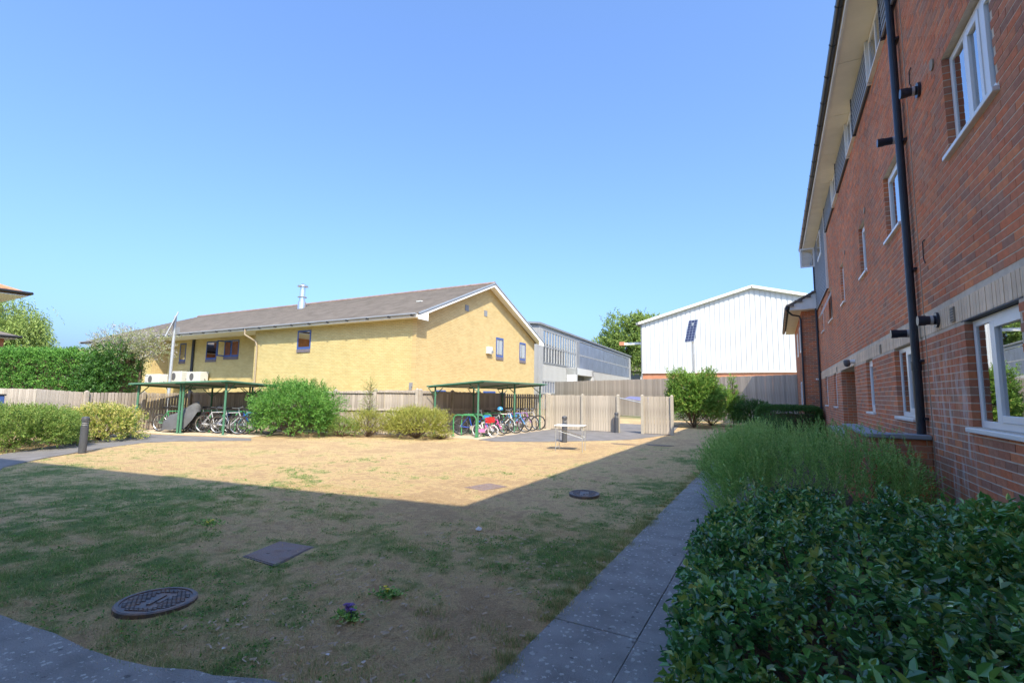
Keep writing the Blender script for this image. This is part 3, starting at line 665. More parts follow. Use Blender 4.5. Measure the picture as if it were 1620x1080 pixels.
rf.add([(WX, Y0B, 7.6), (WX+9.5, Y0B, 7.6), (6.5, Y0B, 10.5)], [(0, 1, 2)]); rf.add([(WX, Y1B, 7.6), (WX+9.5, Y1B, 7.6), (6.5, Y1B, 10.5)], [(2, 1, 0)])
rf.build('roof', 'rooftile', flats)
# downpipes
dp = MB(); dp.tube((1.535, 7.62, 0.25), (1.535, 7.62, 2.0), .048, k=14); dp.tube((1.535, 7.62, 2.0), (1.535, 7.62, 7.5), .044, k=14); dp.tube((1.535, 7.62, 1.95), (1.535, 7.62, 2.06), .053, k=14)
dp.tube((1.535, 7.62, 7.5), (1.15, 7.62, 7.66), .044, k=12)
d1 = dp.build('downpipe', 'blackpipe', flats, smooth=False)
for z in (1.35, 2.05, 3.2, 4.9, 6.3): box('bracket', 'blackpipe', d1, 1.56, 1.6, 7.54, 7.70, z, z+.03)
# soil pipe chase line beside it
box('movement_joint', 'ventgrey', wall, WX-.004, WX+.01, 7.40, 7.425, 0.1, 6.8)
dp = MB(); dp.path([(1.15, 22.6, 7.62), (1.5, 22.6, 7.45), (1.535, 22.6, 7.3), (1.535, 22.6, .1)], .042, k=10); d2 = dp.build('downpipe', 'blackpipe', flats)
for z in (1.2, 2.6, 4.2, 5.6, 6.6): box('bracket', 'blackpipe', d2, 1.55, 1.6, 22.53, 22.67, z, z+.03)
# boiler flues
def flue(y, z, ln=.16):
    f = MB(); f.tube((WX-ln, y, z), (WX-.02, y, z), .05, k=16); f.tube((WX-ln-.02, y, z), (WX-ln+.05, y, z), .056, k=16); o = f.build('boiler_flue', 'blackpipe', flats)
    MB().tube((WX-.028, y, z), (WX+.004, y, z), .085, k=18).build('collar', 'blackpipe', o); MB().tube((WX-.075, y, z), (WX-.05, y, z), .053, k=16).build('ring', 'lampwhite', o)
flue(6.86, 2.47); flue(7.95, 2.45, .22); flue(6.86, 5.17); flue(7.95, 5.1, .22)
for y, z in ((6.33, 2.46), (8.02, 2.44), (10.2, 2.45), (17.0, 2.44)):
    v = box('air_vent', 'ventgrey', flats, WX-.018, WX+.0, y-.055, y+.055, z-.085, z+.065)
    for k in range(5): box('louvre', 'darkedge', v, WX-.021, WX-.0175, y-.045, y+.045, z-.07+k*.027, z-.06+k*.027)
for y, z in ((6.33, 5.14), (7.93, 5.17), (10.86, 5.12), (13.9, 5.12)):
    MB().tube((WX-.015, y, z), (WX+.0, y, z), .06, k=14).build('round_vent', 'ventgrey', flats)
cb = MB(); cb.path([(WX-.01, 7.1, 5.6), (WX-.01, 7.18, 5.6), (WX-.01, 7.2, 5.45), (WX-.01, 7.14, 5.38)], .006, k=5); cb.path([(WX-.01, 7.1, 2.95+.5), (WX-.01, 7.18, 3.45), (WX-.01, 7.2, 3.25), (WX-.01, 7.14, 3.18)], .006, k=5); cb.build('cable', 'black', flats)
# dome camera over the porch
dc = MB(); dc.tube((WX-.13, 13.35, 2.43), (WX, 13.35, 2.43), .045, k=12); dc.build('dome_camera_arm', 'upvc', flats)
dc = MB().lathe([(.0, -.12), (.04, -.11), (.065, -.07), (.07, -.03), (.07, .02), (.05, .04)], (WX-.15, 13.35, 2.43), 14).build('dome_camera', 'acdark', flats, smooth=True)

# brick bin enclosure with grey copings beside the flats
be = thing('brick_enclosure', 'low brick enclosure wall with grey coping stones beside the flats behind the feathery shrub', 'low wall', (1.1, 10, 0))
eb = []
for r in range(15):
    ymax_ = 12.7 if r < 12 else 10.1
    y = 7.5-(.11 if r % 2 else 0)
    while y < ymax_:
        a, b_ = max(y, 7.5), min(y+.215, ymax_)
        if b_-a > .04: eb.append((1.0, 1.10, a, b_, r*CZ, r*CZ+.064))
        y += .225
    x = 1.11+(.11 if r % 2 else 0)
    while x < 1.58: eb.append((x, min(x+.215, 1.595), 7.5, 7.6, r*CZ, r*CZ+.064)); x += .225
eb = np.array(eb); eb[:, :2] -= 0; 
bw = MB(); bw.box(1.008, 1.15, 7.508, 10.1, -.02, 1.12); bw.box(1.008, 1.15, 10.1, 12.69, -.02, .95); bw.box(1.19, 1.597, 7.508, 7.7, -.02, 1.12); bwo = bw.build('wall', 'mortar', be); bwo.location = (-1.1, -10, 0)
tb = np_boxes('brickwork', eb, RNG.random(len(eb)), 'brick', bwo); tag(tb, kind='stuff')
for k in range(6):
    zc_ = 1.121 if k < 3 else .951
    c = box('coping', 'coping', be, .965, 1.19, 7.45+k*.88, 8.322+k*.88, zc_, zc_+.05, bevel=.008); c.location = (-1.1, -10, 0)
c = box('coping', 'coping', be, 1.195, 1.597, 7.45, 7.75, 1.121, 1.175, bevel=.008); c.location = (-1.1, -10, 0)
for o in list(flats.children): o.location = (-1.6, -12, 0)

# ------------------------------------------------------------------ annex at the far end
ann = thing('brick_annex', 'two storey brown brick annex at the far end of the flats with white gable eave', 'building', (0, 0, 0))
AX = 1.04
am = MB(); core(AX+.006, 7.5, 23.006, 31.0, -.05, 5.2, [], am); aw = am.build('wall', 'mortar', ann)
ab = []
for r in range(69):
    off = .1125*(r % 2); x = AX-off
    while x < 2.4:
        a, b_ = max(x, AX), x+.215
        if b_-a > .04: ab.append((a, b_, 23.0, 23.1, r*CZ, r*CZ+.064))
        x += .225
    y = 23.11-off
    while y < 31:
        a, b_ = max(y, 23.11), min(y+.215, 31)
        if b_-a > .04 and not any(o[0] < (a+b_)/2 < o[1] and o[2] < r*CZ+.03 < o[3] for o in ((25.2, 26.2, 1.1, 2.3), (27.2, 28.2, 3.6, 4.7), (24.6, 25.4, 3.6, 4.7))): ab.append((AX, AX+.1, a, b_, r*CZ, r*CZ+.064))
        y += .225
ab = np.array(ab); tag(np_boxes('brickwork', ab, RNG.random(len(ab)), 'brick', aw), kind='stuff')
for o in ((25.2, 26.2, 1.1, 2.3), (27.2, 28.2, 3.6, 4.7), (24.6, 25.4, 3.6, 4.7)):
    f = MB(); f.box(AX-.02, AX+.004, o[0], o[0]+.07, o[2], o[3]); f.box(AX-.02, AX+.004, o[1]-.07, o[1], o[2], o[3]); f.box(AX-.019, AX+.004, o[0]+.07, o[1]-.07, o[2], o[2]+.07); f.box(AX-.019, AX+.004, o[0]+.07, o[1]-.07, o[3]-.07, o[3])
    wn = f.build('window', 'upvc', ann); box('pane', 'glass', wn, AX-.008, AX-.004, o[0]+.07, o[1]-.07, o[2]+.07, o[3]-.07)
# boxed gable: white triangular board + soffit, verge and roof
gb = MB(); gb.add([(.62, 22.55, 5.16), (3.2, 22.55, 5.16), (3.2, 22.55, 6.72), (.62, 22.55, 5.30), (.62, 22.60, 5.16), (3.2, 22.60, 5.16), (3.2, 22.60, 6.72), (.62, 22.60, 5.30)], [(0,1,2,3),(7,6,5,4),(0,4,5,1),(3,2,6,7),(0,3,7,4),(1,5,6,2)])
gb.build('gable_board', 'white_paint', ann)
sf = MB(); sf.box(.60, AX+.2, 22.55, 31.4, 5.14, 5.158); sf.box(AX+.2, 3.2, 22.6, 23.0, 5.142, 5.158); sf.build('soffit', 'soffit', ann)
rf = MB(); rf.slab([(.50, 22.5, 5.26), (.50, 31.5, 5.26), (4.6, 31.5, 7.50), (4.6, 22.5, 7.50)][::-1], -.07); rf.slab([(4.6, 22.5, 7.50), (4.6, 31.5, 7.50), (8.7, 31.5, 5.26), (8.7, 22.5, 5.26)][::-1], -.07); arf = rf.build('roof', 'rooftile', ann)
vt = MB()
for i in range(14):
    x = .5+i*.3; z = 5.27+i*.3*.546; vt.box(x, x+.27, 22.46, 22.52, z+.02, z+.10)
tag(vt.build('verge_tiles', 'rooftile', arf), kind='stuff')
gm_ = MB()
gm_.tube((.50, 22.45, 5.22), (.50, 31.5, 5.22), .055, k=10); ago = gm_.build('gutter', 'blackpipe', ann)
for k in range(16): box('bracket', 'blackpipe', ago, .43, .57, 22.7+k*.56, 22.74+k*.56, 5.155, 5.285)
dpm = MB(); dpm.path([(.52, 22.75, 5.16), (.70, 22.80, 4.98), (.96, 22.92, 4.93), (1.0, 22.94, 4.8), (1.0, 22.94, .1)], .036, k=8); dpm.build('downpipe', 'blackpipe', ann)
lw = MB(); lw.box(1.50, 1.56, 22.86, 22.99, 2.30, 2.36); lw.tube((1.46, 22.9, 2.31), (1.46, 22.9, 2.37), .045, k=10); lw.build('security_light', 'upvc', ann)

# ------------------------------------------------------------------ wing behind the camera (casts the long shade edge)
wg = thing('pale_unseen_wing', 'unseen wing of the flats behind the viewer at right angles, made pale to bounce light', 'building', (2.5, -0.66, 0), math.radians(8.7))
HW = 9.5
MB().box(-26, 8, -9.5, -.55, -.05, HW).build('wall', 'soffit', wg)  # cream finish picked to bounce light into the shaded foreground
r_ = MB(); r_.slab([(-26.4, 0, HW), (8.4, 0, HW), (8.4, -5, HW+2.2), (-26.4, -5, HW+2.2)], .12); r_.slab([(-26.4, -5, HW+2.2), (8.4, -5, HW+2.2), (8.4, -10, HW), (-26.4, -10, HW)], .12); r_.box(-26.4, 8.4, -.55, 0, HW-.2, HW-.13); r_.build('roof', 'rooftile', wg)
for k in range(9):
    for z in (1.0, 3.7, 6.4):
        o = MB().box(-24+k*3.2, -22.6+k*3.2, -.56, -.52, z, z+1.2).build('window', 'upvc', wg); MB().box(-23.93+k*3.2, -22.67+k*3.2, -.519, -.514, z+.07, z+1.13).build('pane', 'glass', o)

# ------------------------------------------------------------------ yellow brick building
yb_ = thing('yellow_brick_building', 'long yellow brick building with grey tiled roof, blue windows and a gable end', 'building', (0, 0, 0))
YX = -18.45; YF = 22.0; YBK = 37.8; YM = 29.9; ZE = 6.1; ZR = 9.62
x1, x2, x3, REC = -33.7, -48.8, -60.2, 23.6
m_ = MB()
# front wall pieces
m_.box(x1, YX-.3, YF, YF+.3, -.05, ZE); m_.box(x3, x2, YF, YF+.3, -.05, ZE); m_.box(x2, x1, REC, REC+.3, -.05, ZE)
m_.box(x1, x1+.3, YF+.3, REC+.3, -.05, ZE); m_.box(x3, x3+.3, YF+.3, YBK-.3, -.05, ZE); m_.box(x3, YX-.3, YBK-.3, YBK, -.05, ZE)
fwall = m_.build('front_wall', 'ybrick_x', yb_)
m_ = MB(); m_.box(x2-.3, x2+.001, YF+.3, REC-.001, -.05, ZE); m_.build('return_wall', 'ybrick_y', yb_); m_ = MB()
m_.add([(YX-.3, YF-.001, -.05), (YX, YF-.001, -.05), (YX, YBK, -.05), (YX-.3, YBK, -.05), (YX-.3, YF-.001, ZE), (YX, YF-.001, ZE), (YX, YBK, ZE), (YX-.3, YBK, ZE), (YX, YM, ZR-.05), (YX-.3, YM, ZR-.05)],
       [(0,3,2,1), (0,1,5,4), (2,3,7,6), (1,2,6,8,5), (0,4,9,7,3), (5,8,9,4), (6,7,9,8)])
gwall = m_.build('gable_wall', 'ybrick_y', yb_)
# inner dark mass so windows see a room, not the far wall
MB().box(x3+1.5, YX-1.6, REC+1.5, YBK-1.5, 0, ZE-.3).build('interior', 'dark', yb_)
# windows facing -y
def window_y(parent, Y, xa, xb, z0, z1, fr='blueframe', open_=False, sillm=True):
    cut = MB(); cut.box(xa, xb, Y-.004, Y+.02, z0, z1)   # dark reveal
    f = MB(); fw_ = .10; y0 = Y-.03; y1 = Y-.004
    f.box(xa, xa+fw_, y0, y1, z0, z1); f.box(xb-fw_, xb, y0, y1, z0, z1); f.box(xa+fw_, xb-fw_, y0+.001, y1, z0, z0+fw_*1.5); f.box(xa+fw_, xb-fw_, y0+.001, y1, z1-fw_, z1)
    if open_: f.box((xa+xb)/2-.07, (xa+xb)/2+.07, y0-.002, y1, z0+fw_*1.5, z1-fw_)
    o = f.build('window', fr, parent); MB().box(xa+fw_, xb-fw_, Y-.018, Y-.012, z0+fw_*1.5, z1-fw_).build('pane', 'glass', o); MB().box(xa+fw_, xb-fw_, Y-.010, Y-.006, z0+fw_*1.5, z1-fw_).build('blind', 'greydark', o)
    n = 9
    for k in range(n): MB().box(xa+(xb-xa)*k/n+.008, xa+(xb-xa)*(k+1)/n-.008, Y-.06, Y-.001, z0-.22, z0-.004).build('sill_brick', 'bluebrick', o)
    if open_:
        s_ = MB(); s_.box(xa-.02, xa+.02, Y-.62, Y-.03, z0+.05, z0+.15); s_.box(xa-.02, xa+.02, Y-.62, Y-.03, z1-.12, z1-.02); s_.box(xa-.019, xa+.019, Y-.62, Y-.52, z0+.15, z1-.12); s_.build('open_sash', fr, o)
    return o
window_y(yb_, YF, -28.97, -27.61, 4.42, 5.72)
window_y(yb_, REC, -40.2, -38.2, 4.28, 5.66, open_=True)
window_y(yb_, REC, -42.8, -41.25, 4.12, 5.66)
window_y(yb_, REC, -46.94, -45.95, 4.05, 5.66)
def window_gx(parent, ya, yc, z0, z1):
    f = MB(); X = YX; fw_ = .10
    f.box(X+.004, X+.03, ya, ya+fw_, z0, z1); f.box(X+.004, X+.03, yc-fw_, yc, z0, z1); f.box(X+.004, X+.029, ya+fw_, yc-fw_, z0, z0+fw_*1.5); f.box(X+.004, X+.029, ya+fw_, yc-fw_, z1-fw_*1.6, z1)
    o = f.build('window', 'blueframe', parent); MB().box(X+.012, X+.018, ya+fw_, yc-fw_, z0+.2, z1-.2).build('pane', 'glass', o); MB().box(X+.005, X+.010, ya+fw_, yc-fw_, z0+.2, z1-.2).build('blind', 'curtain', o)
    for k in range(7): MB().box(X+.001, X+.06, ya+(yc-ya)*k/7+.006, ya+(yc-ya)*(k+1)/7-.006, z0-.22, z0-.004).build('sill_brick', 'bluebrick', o)
window_gx(yb_, 31.2, 32.3, 4.35, 5.82); window_gx(yb_, 35.0, 36.1, 4.35, 5.82)
window_gx(yb_, 23.9, 25.0, .6, 1.75); window_gx(yb_, 29.5, 31.2, .6, 1.75)
for ya in (26.97, 29.42): box('gable_vent', 'greydark', yb_, YX+.001, YX+.03, ya, ya+.42, 7.18, 7.6)
bx = box('alarm_box', 'acwhite', yb_, YX+.001, YX+.22, 29.75, 30.4, 4.45, 4.98, bevel=.03); box('lens', 'greydark', bx, YX+.2, YX+.26, 30.2, 30.45, 4.55, 4.7)
lb_ = MB(); lb_.box(-18.78, -18.60, YF-.12, YF-.001, 1.9, 2.15); lb_.box(-18.75, -18.63, YF-.14, YF-.02, 1.74, 1.899); lb_.build('wall_lamp', 'greydark', yb_)
# roof: south slope with hip at the left
zf = lambda y: ZE+(y-(YF-.62))*(ZR-ZE)/(YM-(YF-.62))
yE = YF-.62; yN = YBK+.62; xR = YX+.6; xL = x3-.6; xRid = -56.4
rf = MB()
rf.slab([(xL, yE, ZE), (xR, yE, ZE), (xR, YM, ZR), (xRid, YM, ZR)], .10)
rf.slab([(xR, yN, ZE), (xL, yN, ZE), (xRid, YM, ZR), (xR, YM, ZR)], .10)
rf.slab([(xL, yN, ZE), (xL, yE, ZE), (xRid, YM, ZR)], .10)
roof = rf.build('roof', 'rooftile', yb_)
# tile courses as real steps
tc_ = []; ncr = 26
steps = MB()
for i in range(ncr):
    ya = yE+(YM-yE)*i/ncr; za = ZE+(ZR-ZE)*i/ncr; xa = xL+(xRid-xL)*i/ncr
    yc = yE+(YM-yE)*(i+1.0)/ncr; zc = ZE+(ZR-ZE)*(i+1.0)/ncr
    steps.add([(xa, ya-.01, za+.035), (xR-.01, ya-.01, za+.035), (xR-.01, yc, zc+.005), (xa, yc, zc+.005), (xa, ya-.01, za+.004), (xR-.01, ya-.01, za+.004)], [(0,1,2,3),(4,5,1,0),(1,5,2),(0,3,4)])
tag(steps.build('tile_courses', 'rooftile', roof), kind='stuff')
rm = MB(); x = xRid
while x < xR: rm.tube((x, YM, ZR+.02), (min(x+.43, xR), YM, ZR+.02), .12, .13, k=8); x += .45
tag(rm.build('ridge_tiles', 'ridge', roof), kind='stuff')
for y, sgn in ((yE, 1), (yN, -1)):   # barge boards and soffits on the gable
    bb = MB(); bb.slab([(xR, y, ZE-.10), (xR+.03, y, ZE-.10), (xR+.03, YM, ZR-.10), (xR, YM, ZR-.10)], .12) if sgn > 0 else bb.slab([(xR, YM, ZR-.10), (xR+.03, YM, ZR-.10), (xR+.03, y, ZE-.10), (xR, y, ZE-.10)], .22)
    bb.add([(xR-.02, y, ZE-.32), (xR+.028, y, ZE-.32), (xR+.028, y+.9*sgn, ZE-.32), (xR-.02, y+.9*sgn, ZE-.32), (xR-.02, y, ZE-.1), (xR+.028, y, ZE-.1), (xR+.028, y+.9*sgn, ZE+.2), (xR-.02, y+.9*sgn, ZE+.2)], [(0,3,2,1),(4,5,6,7),(0,1,5,4),(1,2,6,5),(2,3,7,6),(3,0,4,7)])
    bb.build('barge_board', 'white_paint', yb_)
    vg = MB(); vg.slab([(xR+.0, y, ZE+.06), (xR+.07, y, ZE+.06), (xR+.07, YM, ZR+.06), (xR+.0, YM, ZR+.06)], .10) if sgn > 0 else vg.slab([(xR+.0, YM, ZR+.06), (xR+.07, YM, ZR+.06), (xR+.07, y, ZE+.06), (xR+.0, y, ZE+.06)], .10)
    vg.build('verge', 'clad', yb_)
    so_ = MB(); so_.slab([(YX, y, ZE-.12), (xR, y, ZE-.12), (xR, YM, ZR-.12), (YX, YM, ZR-.12)], .02) if sgn > 0 else so_.slab([(YX, YM, ZR-.12), (xR, YM, ZR-.12), (xR, y, ZE-.12), (YX, y, ZE-.12)], .02)
    so_.build('soffit', 'white_paint', yb_)
MB().box(xL, xR, yE, YF-.001, ZE-.16, ZE-.13).build('soffit', 'white_paint', yb_)
MB().box(x2, x1, YF, REC-.001, ZE-.16, ZE-.13).build('soffit', 'white_paint', yb_)
MB().box(xL, xR-.05, yE-.02, yE, ZE-.2, ZE-.03).build('fascia', 'white_paint', yb_)
gt = MB().tube((xL, yE-.09, ZE-.03), (xR-.1, yE-.09, ZE-.03), .075, k=10).build('gutter', 'greydark', yb_)
x = xL+.5
while x < xR: box('bracket', 'black', gt, x, x+.12, yE-.18, yE-.02, ZE-.14, ZE-.05); x += 1.75
q = MB(); q.path([(-33.9, yE-.09, ZE-.1), (-33.9, yE-.09, ZE-.5), (-33.45, YF-.12, ZE-.95), (-33.3, YF-.09, ZE-1.3), (-33.3, YF-.09, 0)], .06, k=8); q.build('downpipe', 'ventgrey', yb_)
MB().tube((-44.65, REC-.12, ZE-.2), (-44.65, REC-.12, 1.0), .11, k=8).build('downpipe', 'blackpipe', yb_)
MB().tube((-34.4, REC-.05, 3.3), (-34.4, REC-.05, .5), .05, k=6).build('conduit', 'greydark', yb_)
# flue on the roof
fl = MB().lathe([(.34, -.4), (.34, .55), (.24, .62), (.24, .95)], (-36.6, 28.0, 8.85), 14).build('roof_flue', 'steel', yb_)
MB().lathe([(.38, .95), (.40, .99), (.24, 1.0), (.22, 1.9), (.48, 1.92), (.42, 2.02), (.05, 2.2)], (-36.6, 28.0, 8.85), 14).build('cowl', 'steel', fl)
box('roof_vent', 'acwhite', yb_, -21.0, -20.6, 24.9, 25.1, 7.62, 7.70)
# outdoor air-conditioning units on brackets
def ac(loc, wd, ht, label):
    t_ = thing('air_conditioner', label, 'air conditioner', loc, group='air conditioning units on the yellow wall')
    MB().box(-wd/2, wd/2, -.35, .35, 0, ht).build('casing', 'acwhite', t_, bevel=.04)
    MB().tube((0-wd*.1, -.36, ht*.5), (-wd*.1, -.35, ht*.5), ht*.36, k=20).build('fan_grille', 'acdark', t_)
    gg = MB()
    for k in range(5): gg.tube((-wd*.1, -.375, ht*.5-ht*.3+k*ht*.15), (-wd*.1+.001, -.374, ht*.5-ht*.3+k*ht*.15+.001), .01)
    MB().box(-wd/2+.05, -wd/2+.12, -.3, .5, -.12, -.001).build('bracket', 'galv', t_); MB().box(wd/2-.12, wd/2-.05, -.3, .5, -.12, -.001).build('bracket', 'galv', t_)
    MB().tube((wd/2+.1, 0, ht*.3), (wd/2+.1, .4, -.6), .03).build('pipe', 'black', t_)
    return t_
ac((-45.7, 23.08, 2.2), 2.0, .92, 'middle white air conditioning unit on the yellow wall above the left bike shelter')
ac((-42.9, 23.08, 2.2), 2.0, .86, 'rightmost white air conditioning unit on the yellow wall above the left bike shelter')
ac((-46.2, 21.55, 1.95), 2.3, .86, 'shaded air conditioning unit on the yellow wall left of the grey pole')

# ------------------------------------------------------------------ grey industrial shed behind
gi = thing('industrial_building', 'grey sheet clad industrial building with a long band of tall glazing behind the gable', 'building', (-20.7, 43.4, 0), math.atan2(.06, .998))
def rib_wall(name, m, parent, y0, y1, z0, z1, pitch=.33, d=.05, x=0.0):
    a = MB(); y = y0; pts = []
    while y < y1-1e-3: pts += [(x, y), (x, y+pitch*.55), (x+d, y+pitch*.65), (x+d, y+pitch*.9)]; y += pitch
    pts = [p for p in pts if p[1] < y1]+[(x, y1)]
    n = len(pts); a.add([(p[0], p[1], z0) for p in pts]+[(p[0], p[1], z1) for p in pts], [(i, i+1, n+i+1, n+i) for i in range(n-1)])
    return a.build(name, m, parent)
MB().box(-14, -.06, .05, 44.6, -.05, 8.1).build('wall', 'greysheet', gi)
rib_wall('ribbed_cladding', 'greysheet', gi, 0, 44.7, -.05, 4.72)
# gable-side wall facing the camera, roofs
s = MB(); s.add([(-.06, 0, 0), (-14, 0, 0), (-14, 0, 8.0), (-7.6, 0, 10.0-.4), (-.06, 0, 8.5)], [(0, 4, 3, 2, 1)]); s.build('end_wall', 'greysheet', gi)
s = MB(); s.slab([(.25, -.25, 8.75), (.25, 45, 8.75), (-3.2, 45, 9.05), (-3.2, -.25, 9.05)], .2); s.slab([(-3.2, -.25, 9.05), (-3.2, 45, 9.05), (-14.3, 45, 7.6), (-14.3, -.25, 7.6)], .2); s.build('roof', 'greydark', gi)
MB().box(-.055, .05, 0, 44.7, 8.17, 8.78).build('fascia', 'greysheet', gi)
MB().box(-.05, .12, -.05, .9, 0, 8.17).build('corner_post', 'greysheet', gi)
wn = MB(); wn.box(-.05, .08, .9, 12.4, 4.72, 4.86); wn.box(-.05, .08, .9, 12.4, 6.40, 6.58); wn.box(-.05, .08, .9, 12.4, 8.05, 8.17); wn.box(-.05, .10, 12.0, 13.4, 4.72, 8.17)
gw = wn.build('window', 'greydark', gi)
for k in range(14):
    box('mullion', 'greysheet', gw, 0, .11, 1.0+k*.85-.07, 1.0+k*.85+.07, 4.86, 8.05)
    if k < 13:
        for za, zc in ((4.87, 6.39), (6.59, 8.04)): box('pane', 'glass', gw, .02, .03, 1.0+k*.85+.08, 1.85+k*.85-.08, za, zc)
MB().box(-.055, -.04, 1, 12, 4.87, 8.04).build('interior', 'dark', gi)
tw = MB().box(-.05, .06, 13.4, 43.6, 6.42, 6.56).build('transom', 'greysheet', gi)
for k in range(30): box('translucent_panel', 'poly', tw, .0, .05-.015*(k % 2), 13.42+k*1.005, 14.40+k*1.005, 4.75, 8.1)
MB().box(-.05, .12, 43.6, 44.7, 0, 8.17).build('corner_post', 'greysheet', gi)
cn = MB(); cn.box(.1, 1.2, 8.4, 9.0, 0, 4.62); cn.box(.1, 1.2, 15.2, 15.8, 0, 4.62); cn.box(.1, 1.2, 8.4, 15.8, 3.85, 4.64); cn.build('loading_surround', 'whitesheet', gi)
rib_wall('roller_shutter', 'greydark', gi, 9.0, 15.2, 0, 3.85, .2, .04, .06)
lw_ = MB(); lw_.box(.05, .16, .5, 5.2, 2.85, 3.0); lw_.box(.05, .16, .5, 5.2, 1.6, 1.75); lwo = lw_.build('low_window', 'greysheet', gi)
for k in range(7): box('mullion', 'greysheet', lwo, .05, .17, .5+k*.75, .62+k*.75, 1.75, 2.85)
box('pane', 'poly', lwo, .07, .10, .6, 5.1, 1.76, 2.84)

# ------------------------------------------------------------------ white warehouse
wh = thing('white_warehouse', 'large white ribbed metal warehouse gable above an orange brick plinth', 'warehouse', (0, 0, 0))
a = MB(); WY = 52.0; xa, xb, xm = -12.5, 9.1, -1.7
def ztop(x): return 9.5+(12.35-9.5)*(1-abs(x-xm)/(xb-xm if x > xm else xm-xa))
pitch = .46; x = xa; prof_ = []
while x < xb: prof_ += [(x, 0), (x+.30, 0), (x+.33, .05), (x+.42, .05)]; x += pitch
prof_ = [p for p in prof_ if p[0] <= xb]+[(xb, 0)]
n = len(prof_); a.add([(p[0], WY+p[1], 4.0) for p in prof_]+[(p[0], WY+p[1], ztop(p[0])) for p in prof_], [(i, i+1, n+i+1, n+i) for i in range(n-1)])
a.build('ribbed_cladding', 'whitesheet', wh)
MB().box(xa+.02, xb, WY+.13, WY+.3, -.05, 4.0).build('plinth', 'orangebrick', wh)
MB().box(xa, xb, WY-.03, WY+.3, 3.93, 4.02).build('flashing', 'white_paint', wh)
v = MB(); v.slab([(xa-.3, WY-.35, 9.42), (xm, WY-.35, 12.45), (xm, WY+30, 12.45), (xa-.3, WY+30, 9.42)][::-1], -.25); v.slab([(xm, WY-.35, 12.45), (xb+.3, WY-.35, 9.42), (xb+.3, WY+30, 9.42), (xm, WY+30, 12.45)][::-1], -.25); v.build('roof', 'white_paint', wh)
MB().box(xa-.1, xa+.02, WY-.02, WY+30, -.05, 9.4).build('side_wall', 'greydark', wh)
c = MB(); c.box(xa-.55, xa-.1, WY-.3, WY+29, 9.15, 9.4); c.build('gutter', 'greydark', wh)
c = MB(); c.box(xa-2.6, xa-.1, WY+1, WY+1.2, 7.15, 7.4); c.build('bracket_arm', 'white_paint', wh)
c = MB(); c.box(xa-2.7, xa-2.2, WY+.8, WY+1.4, 7.1, 7.5); c.build('floodlight', 'orangebrick', wh)

# low orange wall, far house, tree
bwl = tag(MB().box(-22.5, -13.0, 60, 60.3, -.05, 3.35).build('brick_yard_wall', 'orangebrick'), 'low orange brick yard wall between the grey shed and the white warehouse', 'wall')
hs = thing('far_house', 'distant house with grey roof and white wall seen between shed and warehouse', 'house', (-27.2, 105, 0))
MB().box(-5, 5, 0, 7, -.05, 6.6).build('wall', 'white_paint', hs)
s = MB(); s.slab([(-5.4, -.5, 6.7), (5.4, -.5, 6.7), (5.4, 3.5, 11.6), (-5.4, 3.5, 11.6)], .2); s.slab([(5.4, 7.5, 6.7), (-5.4, 7.5, 6.7), (-5.4, 3.5, 11.6), (5.4, 3.5, 11.6)], .2); s.build('roof', 'rooftile', hs)
w_ = box('window', 'greydark', hs, -1, 1.6, -.06, -.01, 4.4, 6.0); box('pane', 'glass', w_, -.9, 1.5, -.08, -.061, 4.5, 5.9)
MB().box(-5.4, 5.4, -.56, -.5, 6.3, 6.75).build('gutter', 'black', hs)

# ------------------------------------------------------------------ houses at the left edge
h1 = thing('brick_house', 'house corner with overhanging tiled eave at the upper left edge of the view', 'house', (-1.6, .6, -.6)); h1.scale = (1.4, 1.4, 1.4)
MB().box(-46, -36.6, -2, 6.6, -.05, 6.3).build('wall', 'orangebrick', h1)
s = MB(); s.slab([(-46.6, 9.25, 6.45), (-46.6, -2.6, 6.45), (-40, 3.3, 9.3)], .12); s.slab([(-33.0, -2.6, 6.45), (-33.0, 9.25, 6.45), (-40, 3.3, 9.3)], .12); s.slab([(-33.0, 9.25, 6.45), (-46.6, 9.25, 6.45), (-40, 3.3, 9.3)], .12); s.slab([(-46.6, -2.6, 6.45), (-33.0, -2.6, 6.45), (-40, 3.3, 9.3)], .12); s.build('roof', 'orangetile', h1)
MB().box(-46.5, -33.05, -2.5, 9.2, 6.26, 6.30).build('soffit', 'white_paint', h1)
s = MB(); s.tube((-32.95, -2.6, 6.42), (-32.95, 9.3, 6.42), .08, k=8); s.tube((-46.6, 9.3, 6.42), (-32.9, 9.3, 6.42), .08, k=8); s.build('gutter', 'black', h1)
h2 = thing('brick_house', 'lower red brick house with grey roof at the left edge beyond the conifer hedge', 'house', (1.6, 0, -.56)); h2.scale = (1.35, 1.35, 1.35)
MB().box(-62, -49.3, 0, 12.6, -.05, 5.1).build('wall', 'orangebrick', h2)
s = MB(); s.slab([(-48.6, -.6, 5.2), (-48.6, 13.2, 5.2), (-55.5, 6.3, 7.7)], .12); s.slab([(-48.6, 13.2, 5.2), (-62.6, 13.2, 5.2), (-55.5, 6.3, 7.7)], .12); s.slab([(-62.6, 13.2, 5.2), (-62.6, -.6, 5.2), (-55.5, 6.3, 7.7)], .12); s.slab([(-62.6, -.6, 5.2), (-48.6, -.6, 5.2), (-55.5, 6.3, 7.7)], .12); s.build('roof', 'rooftile', h2)
s = MB(); s.tube((-48.5, -.6, 5.12), (-48.5, 13.3, 5.12), .09, k=8); s.build('gutter', 'black', h2)
MB().box(-62.5, -48.65, -.5, 13.1, 4.98, 5.03).build('soffit', 'white_paint', h2)

